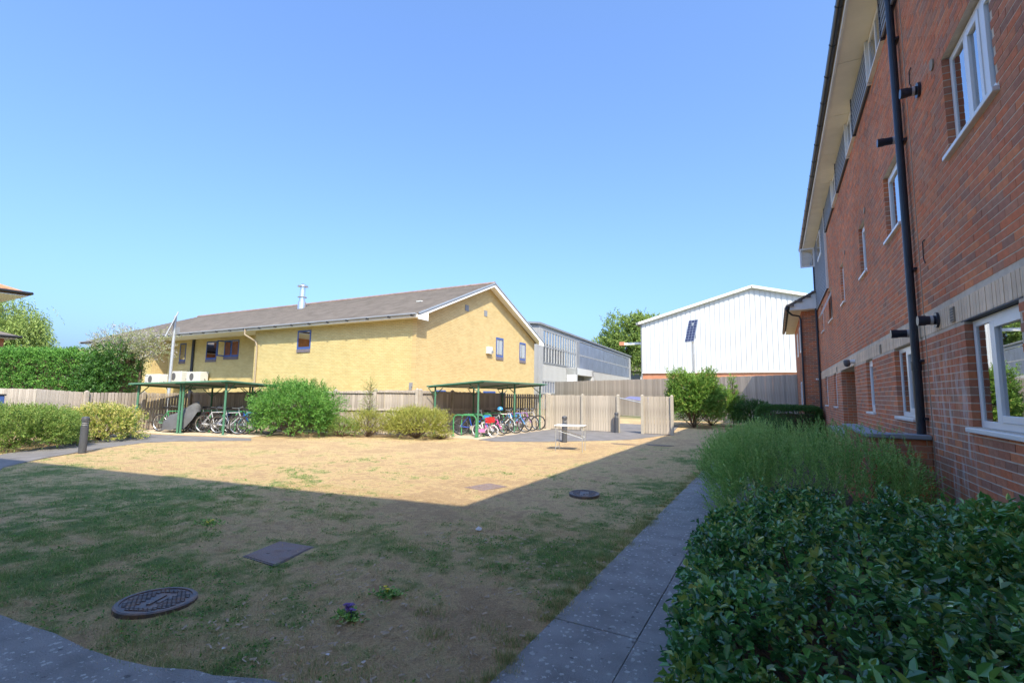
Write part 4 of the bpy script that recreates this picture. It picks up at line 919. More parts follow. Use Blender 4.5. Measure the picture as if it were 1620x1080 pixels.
# ------------------------------------------------------------------ fences
def fence(label, p0, p1, h0, h1, bw=.10, gap=.012, mat_b='fence', post_m='post', posts=1.83, rails='back', name='timber_fence', post_h=.06, pickets=False, group=None, stagger=False, ends=(True, True), hide_posts=False):
    p0 = Vector((*p0, 0)); p1 = Vector((*p1, 0)); Ln = (p1-p0).length; an = math.atan2(p1.y-p0.y, p1.x-p0.x)
    t_ = thing(name, label, 'fence', p0, an, group or 'timber fence sections round the lawn')
    n = int(Ln/(bw+gap)); me = None; st = Ln/n
    # local: x along, -y side faces right hand side
    for i in range(n):
        if me is None:
            q = MB().box(0, st-gap, -.011, .011, 0, 1); me = bpy.data.meshes.new('board'); me.from_pydata(q.v, [], q.f); me.materials.append(M[mat_b])
        o = bpy.data.objects.new('board', me); COL.objects.link(o); o.parent = t_
        hh = h0+(h1-h0)*i/n+RNG.uniform(-.012, .012); dy = (.016 if (stagger and i % 2) else 0)+RNG.uniform(-.003, .003)
        o.location = (i*st, dy, .03); o.scale = (1, 1, hh-.03); o.rotation_euler = (0, RNG.uniform(-.004, .004), RNG.uniform(-.01, .01))
    sd_ = {'back': 1, 'front': -1}[rails]
    k = max(1, round(Ln/posts)); ps = Ln/k
    for i in range(k+1):
        if (i == 0 and not ends[0]) or (i == k and not ends[1]): continue
        hh = h0+(h1-h0)*i/k+post_h
        px = i*ps; pw = .055
        q = MB(); yy = sd_*.045 if rails == 'front' else (.07 if hide_posts else -.02)
        q.box(px-pw, px+pw, yy-pw, yy+pw, 0, hh-.03); q.add([(px-pw, yy-pw, hh-.03), (px+pw, yy-pw, hh-.03), (px+pw, yy+pw, hh-.03), (px-pw, yy+pw, hh-.03), (px, yy, hh+.02)], [(0,1,4),(1,2,4),(2,3,4),(3,0,4)])
        q.build('post', post_m, t_)
    for i in range(k):
        a_, b_ = i*ps+.056, (i+1)*ps-.056; ha = h0+(h1-h0)*(i+.5)/k
        for zz in (.30, ha*.56, ha-.16 if rails == 'back' else ha-.06):
            o = MB().box(a_, b_, sd_*.014, sd_*.06, zz-.035, zz+.035).build('rail', mat_b, t_)
    return t_
fence('weathered board fence at the far left edge in front of the conifer hedge', (-45, 4.2), (-34.6, 9.0), 1.5, 1.5, hide_posts=True, post_h=-.05)
fence('weathered board fence section in front of the conifer hedge, left of the kinked post', (-34.5, 9.04), (-32.1, 9.8), 1.5, 1.5, post_h=0)
fence('weathered board fence running obliquely from the kinked post towards the left shelter', (-32.0, 9.76), (-21.3, 7.7), 1.5, 1.44, hide_posts=True, post_h=-.05)
fence('weathered picket panel fence forming the left side of the left bike shelter', (-21.2, 7.76), (-21.75, 11.5), 1.43, 1.43, bw=.085, gap=.028)
fence('weathered fence with rails towards the lawn behind the left shelter and the bushes', (-21.6, 11.45), (-11.75, 14.2), 1.46, 1.68, rails='front')
fence('shaded fence with rails facing the bikes, behind the right bike shelter', (-11.7, 14.25), (-11.7, 20.35), 1.66, 1.6, rails='front')
fence('picket panel fence closing the far end of the right bike shelter', (-11.6, 20.5), (-9.3, 20.5), 1.58, 1.58, bw=.085, gap=.035, mat_b='fence3')
fence('bleached board screen fence right of the right bike shelter', (-9.2, 20.52), (-5.98, 20.52), 1.56, 1.56, bw=.10, gap=.010, mat_b='fence3', post_m='cpost', posts=1.6, ends=(True, True))
fence('short bleached board screen fence beyond the gate gap, right end of the screen', (-4.95, 20.52), (-3.75, 20.52), 1.56, 1.56, bw=.10, gap=.012, mat_b='fence3', post_m='cpost', posts=1.3)
fence('tall grey board fence across the back below the white warehouse', (-18.7, 43.0), (1.03, 30.3), 2.78, 2.83, bw=.15, gap=.005, mat_b='fence2', posts=2.4, name='tall_timber_fence', hide_posts=True, post_h=-.1)
# blue handrail seen through the gap
br1 = thing('blue_handrail', 'sloping blue handrail visible through the gap in the screen fence', 'handrail', (0, 0, 0))
MB().slab([(-6.3, 22.6, 1.46), (-5.15, 22.6, 1.30), (-5.15, 22.6, 1.50), (-6.0, 22.6, 1.55)], .03).build('panel', 'bluepaint', br1); MB().tube((-6.7, 22.58, 1.5), (-5.0, 22.58, 1.16), .02).build('rail', 'galv', br1); MB().tube((-5.1, 22.6, 0), (-5.1, 22.6, 1.42), .03).build('post', 'galv', br1)

# ------------------------------------------------------------------ bike shelters
def shelter(label, loc, rz, Lx, Dy, zf_, zb, posts, backposts, dl=0.0):
    """front along local +x, depth +y (to the back); roof falls to the back"""
    t_ = thing('bike_shelter', label, 'bike shelter', loc, rz, 'green framed bike shelters')
    o = MB().slab([(-.12, -.25, zf_), (Lx+.15, -.25, zf_), (Lx+.15, Dy, zb), (-.12, Dy, zb)], .018); rf_ = o.build('roof_sheet', 'sheet', t_)
    fr = MB(); 
    for a_, b_ in (((-.12, -.25, zf_), (Lx+.15, -.25, zf_)), ((Lx+.15, -.25, zf_), (Lx+.15, Dy, zb)), ((Lx+.15, Dy, zb), (-.12, Dy, zb)), ((-.12, Dy, zb), (-.12, -.25, zf_))):
        a_ = Vector(a_); b_ = Vector(b_); MB().tube(a_-Vector((0, 0, .03)), b_-Vector((0, 0, .03)), .032, k=4).build('edge_rail', 'green', t_)
    for x_ in posts: MB().tube((x_, 0, 0), (x_, 0, zf_-.06), .038, k=10).build('post', 'green', t_); MB().box(x_-.08, x_+.08, -.08, .08, .0, .03).build('foot_plate', 'green', t_)
    for x_ in backposts: MB().tube((x_, Dy-.3, 0), (x_, Dy-.3, zb-.05), .035, k=8).build('post', 'green', t_)
    zz = lambda y: zf_+(zb-zf_)*(y+.25)/(Dy+.25)
    for x_ in sorted(set(posts)):
        MB().tube((x_, -.22, zz(-.22)-.07), (x_, Dy, zb-.07), .03, k=4).build('rafter', 'green', t_)
        MB().tube((x_, 0, zf_-.45), (x_, .4, zz(.4)-.08), .018, k=6).build('brace', 'green', t_)
    for x_ in backposts: MB().tube((x_, Dy-.3, zb-.4), (x_+.45, Dy-.3, zb-.08), .016, k=6).build('brace', 'green', t_); MB().tube((x_, Dy-.3, zb-.4), (x_-.45, Dy-.3, zb-.08), .016, k=6).build('brace', 'green', t_)
    if dl:
        for o in t_.children:
            for v in o.data.vertices:
                if v.co.z > 1.2: v.co.z -= dl*(1-(v.co.x+.12)/(Lx+.27))
    return t_
shelter('left green framed bike shelter with flat pale roof, in front of the yellow building', (-20.85, 9.15, 0), ang, 3.95, 2.45, 1.93, 1.80, (0.05, 1.95, 2.08, 3.9), (1.2, 3.0, 3.12), dl=.14)
# right shelter: long side along +y, open towards +x  => local x = world y
shelter('right green framed bike shelter over the coloured childrens bikes', (-9.5, 14.85, 0), math.radians(90), 5.3, 2.25, 2.06, 1.86, (0.02, 2.8, 5.25), (.02, 2.7, 5.2))

def hoop(loc, rz, label, wd=.72, h=.78):
    t_ = thing('cycle_stand', label, 'cycle stand', loc, rz, 'green cycle stands under the shelters'); r = .17
    pts = [(-wd/2, 0, 0), (-wd/2, 0, h-r)]+[(-wd/2+r-r*math.cos(a), 0, h-r+r*math.sin(a)) for a in (.4, .8, 1.2, 1.57)]+[(wd/2-r+r*math.sin(a), 0, h-r+r*math.cos(a)) for a in (0, .4, .8, 1.2, 1.57)]+[(wd/2, 0, 0)]
    MB().path(pts, .026, k=8).build('hoop', 'greenhoop', t_)
    MB().box(-wd/2-.06, -wd/2+.06, -.06, .06, 0.018, .026).build('foot_plate', 'greenhoop', t_); MB().box(wd/2-.06, wd/2+.06, -.06, .06, 0.018, .026).build('foot_plate', 'greenhoop', t_)
    return t_
hl = ['green cycle stand nearest the yellow bush at the right shelter', 'second green cycle stand from the yellow bush at the right shelter', 'green cycle stand beside the blue bike', 'green cycle stand behind the pink bike', 'farthest green cycle stand in the right shelter']
for i, (x_, y_) in enumerate([(-9.95, 14.7), (-10.0, 15.3), (-10.2, 16.2), (-10.3, 17.3), (-10.3, 18.5)]): hoop((x_, y_, .015), math.radians(4), hl[i], .95)
hl = ['green cycle stand beside the covered bike', 'green cycle stand right of the covered bike in the left shelter', 'third green cycle stand of the left shelter', 'fourth green cycle stand of the left shelter', 'fifth green cycle stand of the left shelter', 'green cycle stand nearest the big green bush in the left shelter']
for i, a_ in enumerate((1.75, 2.35, 2.9, 3.45, 4.0, 4.6)):
    px, py = sh1(a_, .95); hoop((px, py, .015), ang+math.radians(68), hl[i], .8)

def bike(label, loc, rz, colr, R=.33, Ls=1.02, extras=None, lean=.06, rimm='chrome', tyre='rubber'):
    cm = M.get(colr) or mat(colr, COLS[colr], .35, .05, 8); M[colr] = cm
    t_ = thing('bicycle', label, 'bicycle', loc, rz, 'bicycles parked in the shelters'); t_.rotation_euler = (lean, 0, rz)
    k = R/.33
    for xw in (0, Ls):
        w_ = MB().torus(R-.022*k, .022*k, c=(xw, 0, R), k=26).build('wheel', tyre, t_)
        MB().torus(R-.05*k, .009, c=(xw, 0, R), k=26, j=4).build('rim', rimm, w_)
        sp = MB()
        for i in range(14):
            a_ = 2*math.pi*i/14; sp.tube((xw+.02*math.cos(a_), 0, R+.02*math.sin(a_)), (xw+(R-.055*k)*math.cos(a_), 0, R+(R-.055*k)*math.sin(a_)), .0022, k=3, caps=False)
        sp.tube((xw, -.05, R), (xw, .05, R), .025, k=8); sp.build('spokes', 'chrome', w_)
    bb = (Ls*.42, 0, R*.85); st = (Ls*.30, 0, R+.42*k); hd = (Ls*.78, 0, R+.44*k); hb = (Ls*.82, 0, R+.30*k); r_ = .017
    fr = MB(); fr.tube(bb, st, r_); fr.tube(st, hd, r_); fr.tube(bb, hb, .02); fr.tube(hd, hb, .02)
    for s_ in (-.05, .05): fr.tube((0, s_, R), (bb[0], s_*.4, bb[2]), .010, k=6); fr.tube((0, s_, R), (st[0], s_*.3, st[2]-.03), .009, k=6)
    fr.build('frame', colr, t_)
    fk = MB()
    for s_ in (-.055, .055): fk.tube((Ls, s_, R), (hb[0]+.01, s_, hb[2]), .012, k=6)
    fk.tube((hb[0]+.01, -.055, hb[2]), (hb[0]+.01, .055, hb[2]), .012, k=6); fk.tube(hb, hd, .016); fk.build('fork', colr, t_)
    hz = R+.60*k; h_ = MB(); h_.tube(hd, (Ls*.75, 0, hz), .014); h_.path([(Ls*.70, -.29, hz+.03), (Ls*.76, -.12, hz), (Ls*.76, .12, hz), (Ls*.70, .29, hz+.03)], .012); ho = h_.build('handlebar', 'chrome', t_)
    for s_ in (-1, 1): MB().tube((Ls*.68, s_*.31, hz+.035), (Ls*.72, s_*.20, hz+.015), .017).build('grip', 'black', ho)
    MB().tube(st, (Ls*.28, 0, R+.52*k), .012).build('seat_post', 'chrome', t_)
    sa = MB(); z_ = R+.54*k; sa.add([(Ls*.28-.13, -.07, z_), (Ls*.28-.13, .07, z_), (Ls*.28+.14, .018, z_), (Ls*.28+.14, -.018, z_), (Ls*.28-.14, -.075, z_+.05), (Ls*.28-.14, .075, z_+.05), (Ls*.28+.15, .02, z_+.03), (Ls*.28+.15, -.02, z_+.03)], [(0,1,2,3),(7,6,5,4),(0,4,5,1),(1,5,6,2),(2,6,7,3),(3,7,4,0)]); sa.build('saddle', 'black', t_)
    cs = MB(); cs.tube((bb[0], -.05, bb[2]), (bb[0], .05, bb[2]), .085*k, k=16); cs.tube((bb[0], -.06, bb[2]), (bb[0]+.12*k, -.06, bb[2]-.1*k), .010); cs.tube((bb[0], .06, bb[2]), (bb[0]-.12*k, .06, bb[2]+.1*k), .010); co = cs.build('crankset', 'chrome', t_)
    for s_ in (-1, 1): MB().box(bb[0]-s_*(-.12)*k*1-.04, bb[0]+s_*.12*k+.04, s_*-.12-.03, s_*-.12+.03, bb[2]-s_*.1*k-.012, bb[2]-s_*.1*k+.012).build('pedal', 'black', co)
    if extras:
        for (nm, mm_, geom) in extras: geom().build(nm, mm_, t_)
    return t_
COLS = {'blue_frame': (.03, .09, .50), 'white_frame': (.75, .75, .78), 'pink_frame': (.75, .12, .40), 'red_frame': (.45, .03, .03), 'silver_frame': (.45, .46, .5), 'dark_frame': (.04, .04, .05), 'teal_frame': (.03, .28, .38), 'purple_frame': (.30, .12, .45), 'light_blue_frame': (.12, .35, .70), 'green_frame': (.06, .30, .12), 'red_plastic': (.62, .03, .03), 'pink_plastic': (.80, .25, .55), 'sky_plastic': (.05, .28, .60), 'white_tyre': (.72, .70, .70)}
for kx in ('red_plastic', 'pink_plastic', 'sky_plastic', 'white_tyre'): M[kx] = mat(kx, COLS[kx], .4, .05, 8)
ad = math.radians
bike('blue bicycle with straight frame nearest the hoops in the right shelter', (-10.5, 15.25, .018), ad(28), 'blue_frame')
bike('white and pink childs bicycle with red basket at the front of the right shelter', (-9.75, 15.25, .018), ad(3), 'white_frame', R=.22, Ls=.66, tyre='white_tyre', extras=[('basket', 'red_plastic', lambda: MB().box(.42, .66, -.15, .15, .52, .70)), ('chain_guard', 'pink_plastic', lambda: MB().box(.05, .35, -.07, -.05, .16, .28))])
bike('pink childs bicycle with blue seat bag behind the white one', (-9.9, 15.9, .018), ad(14), 'pink_frame', R=.25, Ls=.72, extras=[('seat_bag', 'sky_plastic', lambda: MB().box(.02, .26, -.12, .12, .58, .74)), ('skirt_guard', 'pink_plastic', lambda: MB().box(-.12, .16, -.07, -.05, .22, .42))])
bike('dark bicycle with a blue helmet on its bars in the right shelter', (-10.35, 16.4, .018), ad(24), 'dark_frame', extras=[('helmet', 'sky_plastic', lambda: MB().lathe([(.11, 0), (.12, .04), (.09, .10), (.03, .13)], (.78, 0, .93), 12))])
bike('white bicycle standing behind the middle post of the right shelter', (-10.2, 17.0, .018), ad(12), 'white_frame')
bike('blue bicycle with silver wheels right of the middle post', (-10.15, 17.7, .018), ad(16), 'light_blue_frame', extras=[('frame_bag', 'sky_plastic', lambda: MB().box(.40, .68, -.05, .05, .55, .70))])
bike('purple bicycle near the far end of the right shelter', (-10.2, 18.4, .018), ad(20), 'purple_frame')
bike('silver bicycle at the far end of the right shelter beside the picket panel', (-10.2, 19.1, .018), ad(14), 'silver_frame')
bike('red bicycle farthest in under the right shelter roof', (-10.7, 18.0, .018), ad(30), 'red_frame')
# left shelter
lb_specs = [(2.0, 1.1, 30, 'red_frame', 'dark red bicycle directly right of the covered bike'), (2.45, .5, 18, 'dark_frame', 'black bicycle leaning on the second stand of the left shelter'), (2.9, .45, 10, 'silver_frame', 'silver bicycle with grey wheels in the middle of the left shelter'),
            (3.3, .7, 38, 'blue_frame', 'blue bicycle at the back of the left shelter'), (3.65, .35, 8, 'silver_frame', 'grey bicycle behind the right front post of the left shelter'), (4.2, .6, 32, 'teal_frame', 'teal bicycle nearest the big green bush'), (4.55, .3, 20, 'dark_frame', 'dark bicycle half hidden by the big green bush')]
for a_, b_, dg, cl, lbl in lb_specs:
    px, py = sh1(a_-.3, b_); bike(lbl, (px, py, .018), ang+ad(dg), cl)
# covered bike: wheel shows, grey cover draped over
cvx, cvy = sh1(.75, .35)
cv = bike('green bicycle under a grey fabric cover with its front wheel showing in the left shelter', (cvx, cvy, .018), ang+ad(2), 'green_frame', lean=0)
cvo = []
sec = [(.20, .14, .36, .10), (.32, .22, .54, .07), (.50, .29, .66, .14), (.74, .25, .74, .09), (.98, .30, .88, .17), (1.20, .24, .97, .16), (1.40, .24, 1.10, .30), (1.56, .17, 1.13, .50), (1.64, .08, 1.02, .76)]
vs = []; fs = []; K = 14
for (x_, hw, zt, zb_) in sec:
    for i in range(K):
        a_ = math.pi*i/(K-1); fold_ = 1+.16*math.sin(i*2.3+x_*9)
        vs.append((x_, -math.cos(a_)*hw*fold_, zb_+(zt-zb_)*max(0.0, math.sin(a_))**.6+.02*math.sin(i*1.9+x_*9)))
for j in range(len(sec)-1):
    for i in range(K-1): fs.append((j*K+i, j*K+i+1, (j+1)*K+i+1, (j+1)*K+i))
fs += [tuple(range(K-1, -1, -1)), tuple(range((len(sec)-1)*K, len(sec)*K))]
cm_ = MB(); cm_.add(vs, fs); cmo = cm_.build('cover_sheet', 'cover', None, smooth=True)
cmo.location = (cvx+.05, cvy, 0); cmo.rotation_euler = (0, 0, ang+ad(2)); tag(cmo, 'grey fabric cover draped over the bicycle in the left shelter', 'cover')

# ------------------------------------------------------------------ bollards
def bollard_():
    t_ = thing('bollard', '', 'bollard', (0, 0, 0), group=None)
    MB().lathe([(.088, 0), (.088, .66), (.082, .665)], k=20).build('post', 'bollard', t_, smooth=False)
    lz = MB().lathe([(.070, .66), (.070, .80)], k=18).build('lens', 'lampwhite', t_)
    for k in range(3): MB().lathe([(.071, .675+k*.042), (.086, .685+k*.042), (.086, .690+k*.042), (.071, .698+k*.042)], k=18).build('louvre', 'bollard', lz)
    MB().lathe([(.088, .80), (.090, .86), (.078, .90), (.02, .915)], k=20).build('cap', 'bollard', t_)
    return t_
b0 = bollard_(); b0.location = (-15.1, 5.57, 0); b0['label'] = 'grey lighting bollard beside the path in front of the gold shrub'; b0['group'] = 'bollards'
b0.scale = (.92, .92, .97)
for loc, lb in (((-6.33, 15.35, 0), 'grey lighting bollard behind the white folding table'), ((-6.0, 20.3, 0), 'dark lighting bollard at the gate gap of the screen fence')):
    bd = dup(b0, loc, 0, lb); bd.scale = (1.0, 1.0, .95)

# folding table on the lawn
ft = thing('folding_table', 'small white topped folding table with thin metal legs on the dry lawn', 'table', (-5.22, 13.1, 0), ad(10))
MB().box(-.42, .42, -.27, .27, .70, .725).build('table_top', 'upvc', ft, bevel=.006)
for x_, y_ in ((-.38, -.22), (.38, -.22), (.38, .22), (-.38, .22)): MB().tube((x_, y_, 0), (x_, y_, .70), .010, k=8).build('leg', 'galv', ft)
MB().tube((-.30, -.22, .56), (.38, -.22, .38), .010, k=6).build('brace', 'galv', ft); MB().tube((-.30, .22, .56), (.38, .22, .38), .010, k=6).build('brace', 'galv', ft)
MB().tube((-.38, -.22, .10), (-.38, .22, .10), .009, k=6).build('crossbar', 'galv', ft); MB().tube((.38, -.22, .38), (.38, .22, .38), .009, k=6).build('crossbar', 'galv', ft)
for x_ in (-.36, .36): MB().box(x_-.04, x_+.04, -.25, .25, .68, .699).build('bracket', 'greydark', ft)

# solar street lamps: pole, tilted panel
def solar(label, loc, zt):
    t_ = thing('solar_light_pole', label, 'solar light', loc, 0, 'solar panel poles')
    MB().tube((0, 0, 0), (0, 0, zt), .075, .065, k=12).build('pole', 'galv', t_)
    h_ = Vector((.437, .899, 0)); w_ = Vector((-.899, .437, 0)); up = (h_*.42+Vector((0, 0, 1.2))).normalized()
    nn = w_.cross(up)
    if nn.dot(Vector((-.437, -.899, 0))) < 0: nn = -nn
    c_ = Vector((0, 0, zt-.50))+nn*.16
    def rect(mb, hw, hl, off, th, cx=0, cy=0):
        o = c_+nn*off+w_*cx+up*cy; q = [o-w_*hw-up*hl, o+w_*hw-up*hl, o+w_*hw+up*hl, o-w_*hw+up*hl]
        mb.add(q+[p-nn*th for p in q], [(0,1,2,3),(7,6,5,4),(0,4,5,1),(1,5,6,2),(2,6,7,3),(3,7,4,0)]); return mb
    p_ = rect(MB(), .30, .68, 0, .04).build('panel_frame', 'galv', t_)
    for i in range(3):
        for j in range(8): rect(MB(), .083, .075, .004, .003, cx=(i-1)*.185, cy=(j-3.5)*.163).build('solar_cell', 'poly2', p_)
    MB().box(-.12, .12, .05, .2, zt-.85, zt-.55).build('battery_box', 'greydark', t_)
    MB().tube((0, 0, zt-.3), tuple(c_-nn*.05), .025, k=6).build('strut', 'galv', t_)
M['poly2'] = mat('solar_cell', (.05, .06, .12), .25, .1, 5, spec=.6)
solar('tall grey pole with a solar panel seen edge-on left of the blue windows', (-26.45, 12.95, 0), 5.25)
solar('solar panel pole standing in front of the white warehouse wall', (-4.0, 28.6, 0), 5.70)

# ------------------------------------------------------------------ covers in the lawn
def round_cover(label, loc, tilt, R):
    t_ = thing('manhole_cover', label, 'manhole cover', loc, 0, 'round covers in the lawn'); t_.rotation_euler = tilt
    MB().lathe([(R, -.03), (R, .052), (R-.012, .060), (R-.035, .060), (R-.037, .050)], k=44).build('rim', 'iron', t_)
    MB().lathe([(R-.038, 0.0), (R-.038, .052)], k=44).build('plate', 'iron', t_)
    tr = []; s_ = .026
    n_ = int(R/s_)+1; k_ = 0
    studs = MB()
    for i in range(-n_, n_+1):
        for j in range(-n_, n_+1):
            x_ = i*s_*1.25+(.5*s_*1.25 if j % 2 else 0); y_ = j*s_
            if math.hypot(x_, y_) > R-.062 or (abs(x_) < .075 and abs(y_) < .14): continue
            studs.box(x_-s_*.48, x_+s_*.48, y_-s_*.32, y_+s_*.32, .052, .0585)
    tag(studs.build('tread_studs', 'iron', t_), kind='stuff')
    MB().box(-.013, .013, -.09, .09, .052, .061).build('lifting_bar', 'iron', t_); MB().box(.03, .06, -.05, .05, .052, .058).build('name_plate', 'iron', t_)
    return t_
round_cover('round cast iron manhole cover raised at the lower left of the shaded lawn', (-4.14, 2.07, -.028), (ad(-1.5), ad(1.2), .5), .262)
round_cover('small round manhole cover in the shaded lawn near the path', (-2.74, 7.47, -.01), (ad(2), 0, .3), .24)
def sq_cover(label, pts):
    t_ = thing('access_cover', label, 'access cover', (0, 0, 0), 0, 'square covers in the lawn')
    c_ = Vector((sum(p[0] for p in pts)/4, sum(p[1] for p in pts)/4)); sc = lambda f: [(c_.x+(p[0]-c_.x)*f, c_.y+(p[1]-c_.y)*f) for p in pts]
    MB().prism(sc(1.0), -.03, -.001).build('frame', 'iron', t_); MB().prism(sc(.93), -.02, .004).build('lid', 'rust', t_)
    for f in (-.3, .3): MB().tube((c_.x+f*(pts[0][0]-c_.x), c_.y+f*(pts[0][1]-c_.y), .002), (c_.x+f*(pts[0][0]-c_.x), c_.y+f*(pts[0][1]-c_.y), .007), .018, k=10).build('lifting_point', 'iron', t_)
sq_cover('square rusty access cover sunk in the shaded lawn above the round cover', [(-4.60, 3.03), (-4.10, 3.02), (-4.25, 3.58), (-4.72, 3.52)])
sq_cover('square rusty access cover in the sunlit lawn near the shade corner', [(-4.75, 7.0), (-4.30, 6.92), (-4.13, 7.50), (-4.58, 7.60)])
for lb, cx, cy in (('bare dark soil patch in the far lawn at the shade edge', -3.4, 16.2), ('small bare dark patch in the sunlit far lawn', -4.45, 15.8)):
    a_ = MB(); pts = [(cx+.42*math.cos(t2)*(1+.2*math.sin(3*t2)), cy+.28*math.sin(t2)*(1+.2*math.cos(2*t2))) for t2 in [2*math.pi*i/16 for i in range(16)]]
    tag(a_.prism(pts, -.02, .008).build('bare_patch', 'drysoil'), kind='structure')

# ------------------------------------------------------------------ grass, weeds, litter
apx = np.array([p[0] for p in ap]); 
def in_poly(x, y, poly):
    r = np.zeros(len(x), bool); j = len(poly)-1
    for i in range(len(poly)):
        xi, yi = poly[i]; xj, yj = poly[j]
        c = ((yi > y) != (yj > y)) & (x < (xj-xi)*(y-yi)/(yj-yi+1e-12)+xi); r ^= c; j = i
    return r
def blades(n, x0, x1, y0, y1, hmin, hmax, wdt, name, wt=None):
    x = RNG.uniform(x0, x1, n); y = RNG.uniform(y0, y1, n)
    p = patch(x, y); jx = x+RNG.normal(0, .035, n); jy = y+RNG.normal(0, .035, n)
    keep = ~in_poly(jx, jy, ap) & ~in_poly(x, y, tp) & ~in_poly(x, y, tp2) & (np.hypot(x+4.14, y-2.07) > .285) & (np.hypot(x+2.74, y-7.47) > .24)
    keep &= ~((x > -4.72) & (x < -4.12) & (y > 3.0) & (y < 3.56) & (RNG.random(n) < .93)) & ~((x > -4.7) & (x < -4.2) & (y > 7.0) & (y < 7.55) & (RNG.random(n) < .95))
    keep &= RNG.random(n) < (0.68+0.5*p)
    x, y, p = x[keep], y[keep], p[keep]; n = len(x)
    cl_ = np.clip(.85+1.0*vnoise(x, y, 11, 33), .2, 1.9); h = RNG.uniform(hmin, hmax, n)*(0.50+0.75*p)*cl_; a_ = RNG.uniform(0, 2*np.pi, n); ln = np.clip(1.45-1.0*p*RNG.random(n)+RNG.normal(0, .25, n), .1, 1.55)
    z = hgt(x, y); d = np.stack([np.cos(a_), np.sin(a_)], 1); wv = np.stack([-d[:, 1], d[:, 0]], 1)*(wdt*RNG.uniform(.6, 1.3, n))[:, None]
    B_ = np.stack([x, y, z], 1); V0 = B_.copy(); V0[:, :2] -= wv; V1 = B_.copy(); V1[:, :2] += wv
    T = B_.copy(); T[:, :2] += d*(h*np.sin(ln))[:, None]; T[:, 2] += h*np.cos(ln)+.003
    V = np.stack([V0, V1, T], 1).reshape(-1, 3); F = np.arange(3*n).reshape(-1, 3)
    rn = np.clip(p*1.0+RNG.normal(0, .27, n)+.02, 0, 1)
    o = np_mesh(name, V, F, rn, 'grass'); tag(o, 'short dry and green grass blades covering the lawn', 'grass', kind='stuff'); return o
blades(240000, -7.5, -1.41, 1.2, 6.0, .014, .042, .0016, 'grass')
g2 = blades(330000, -17, -1.42, 1.0, 16.0, .016, .045, .0032, 'lawn_grass'); g2['label'] = 'short dry grass covering the middle and sunlit lawn'
# tufts
def tufts(centres, nper, rad, h, name, label):
    c = np.array(centres); n = len(c)*nper; rep = np.repeat(np.arange(len(c)), nper)
    x = c[rep, 0]+RNG.normal(0, rad, n)*c[rep, 2]; y = c[rep, 1]+RNG.normal(0, rad*.7, n)*c[rep, 2]; a_ = RNG.uniform(0, 6.28, n); ln = RNG.uniform(.05, .9, n); hh = h*RNG.uniform(.5, 1.2, n)
    d = np.stack([np.cos(a_), np.sin(a_)], 1); wv = np.stack([-d[:, 1], d[:, 0]], 1)*.0022
    B_ = np.stack([x, y, hgt(x, y)], 1); V0 = B_.copy(); V0[:, :2] -= wv; V1 = B_.copy(); V1[:, :2] += wv; T = B_.copy(); T[:, :2] += d*(hh*np.sin(ln))[:, None]; T[:, 2] += hh*np.cos(ln)
    o = np_mesh(name, np.stack([V0, V1, T], 1).reshape(-1, 3), np.arange(3*n).reshape(-1, 3), np.clip(RNG.normal(.70, .20, n), 0, 1), 'grass'); tag(o, label, 'grass', kind='stuff')
tc2 = [(-1.50+RNG.normal(0, .03), 1.9+11*RNG.random()**1.3, .3+.7*RNG.random()**2) for i in range(70)]+[(-6.1, 2.95, 2.0), (-6.4, 3.05, 1.6), (-5.8, 2.9, 1.2), (-2.25, 2.05, 1.8), (-2.5, 2.1, 1.5), (-2.0, 2.15, 1.4), (-1.75, 3.0, 1.0), (-1.7, 4.6, 1.4), (-1.62, 5.6, 1.6), (-1.6, 6.6, 1.8), (-3.1, 5.2, 1.3), (-3.5, 4.1, 1.3), (-2.3, 3.0, .9), (-2.05, 2.75, .8), (-1.55, 8.2, 1.6), (-1.55, 9.6, 1.8), (-1.55, 11, 2), (-3.2, 1.72, 1.6), (-3.5, 1.66, 1.4), (-3.9, 1.7, 1.2), (-5.0, 4.6, 1.6), (-6.6, 4.3, 2.0)]
tufts(tc2, 240, .10, .040, 'grass_tufts', 'greener longer grass tufts along the path edges and in patches')
def flower(label, loc, n_, m_, spread, h):
    t_ = thing('flowering_weed', label, 'flower', loc, 0, 'small flowers in the lawn')
    nl = 130; P = np.stack([RNG.normal(0, spread, nl), RNG.normal(0, spread*.7, nl), RNG.uniform(.0, .03, nl)], 1); D = RNG.normal(size=(nl, 3)); D[:, 2] = np.abs(D[:, 2])*.8
    leaves('foliage', P, D, .035, .018, 'l_feather', t_, big=True)
    for i in range(n_):
        c = (RNG.normal(-.03, spread*.55), RNG.normal(.02, spread*.4), h*RNG.uniform(.45, 1)); q = MB()
        for k in range(5):
            a_ = 2*math.pi*k/5; r_ = .014; q.add([c, (c[0]+r_*math.cos(a_-.5), c[1]+r_*math.sin(a_-.5), c[2]+.006), (c[0]+r_*1.3*math.cos(a_), c[1]+r_*1.3*math.sin(a_), c[2]+.003), (c[0]+r_*math.cos(a_+.5), c[1]+r_*math.sin(a_+.5), c[2]+.006)], [(0, 1, 2, 3)])
        q.tube((c[0], c[1], 0), c, .0015, k=4); q.build('blossom', m_, t_)
flower('purple flowering violet clump in the shaded lawn', (-2.72, 2.62, 0), 16, 'purple', .055, .085)
flower('tiny yellow flowers in the lawn at the left', (-6.0, 3.5, 0), 6, 'yellowpetal', .10, .05)
flower('tiny yellow flowers right of the violet clump', (-2.75, 3.05, 0), 5, 'yellowpetal', .06, .05)
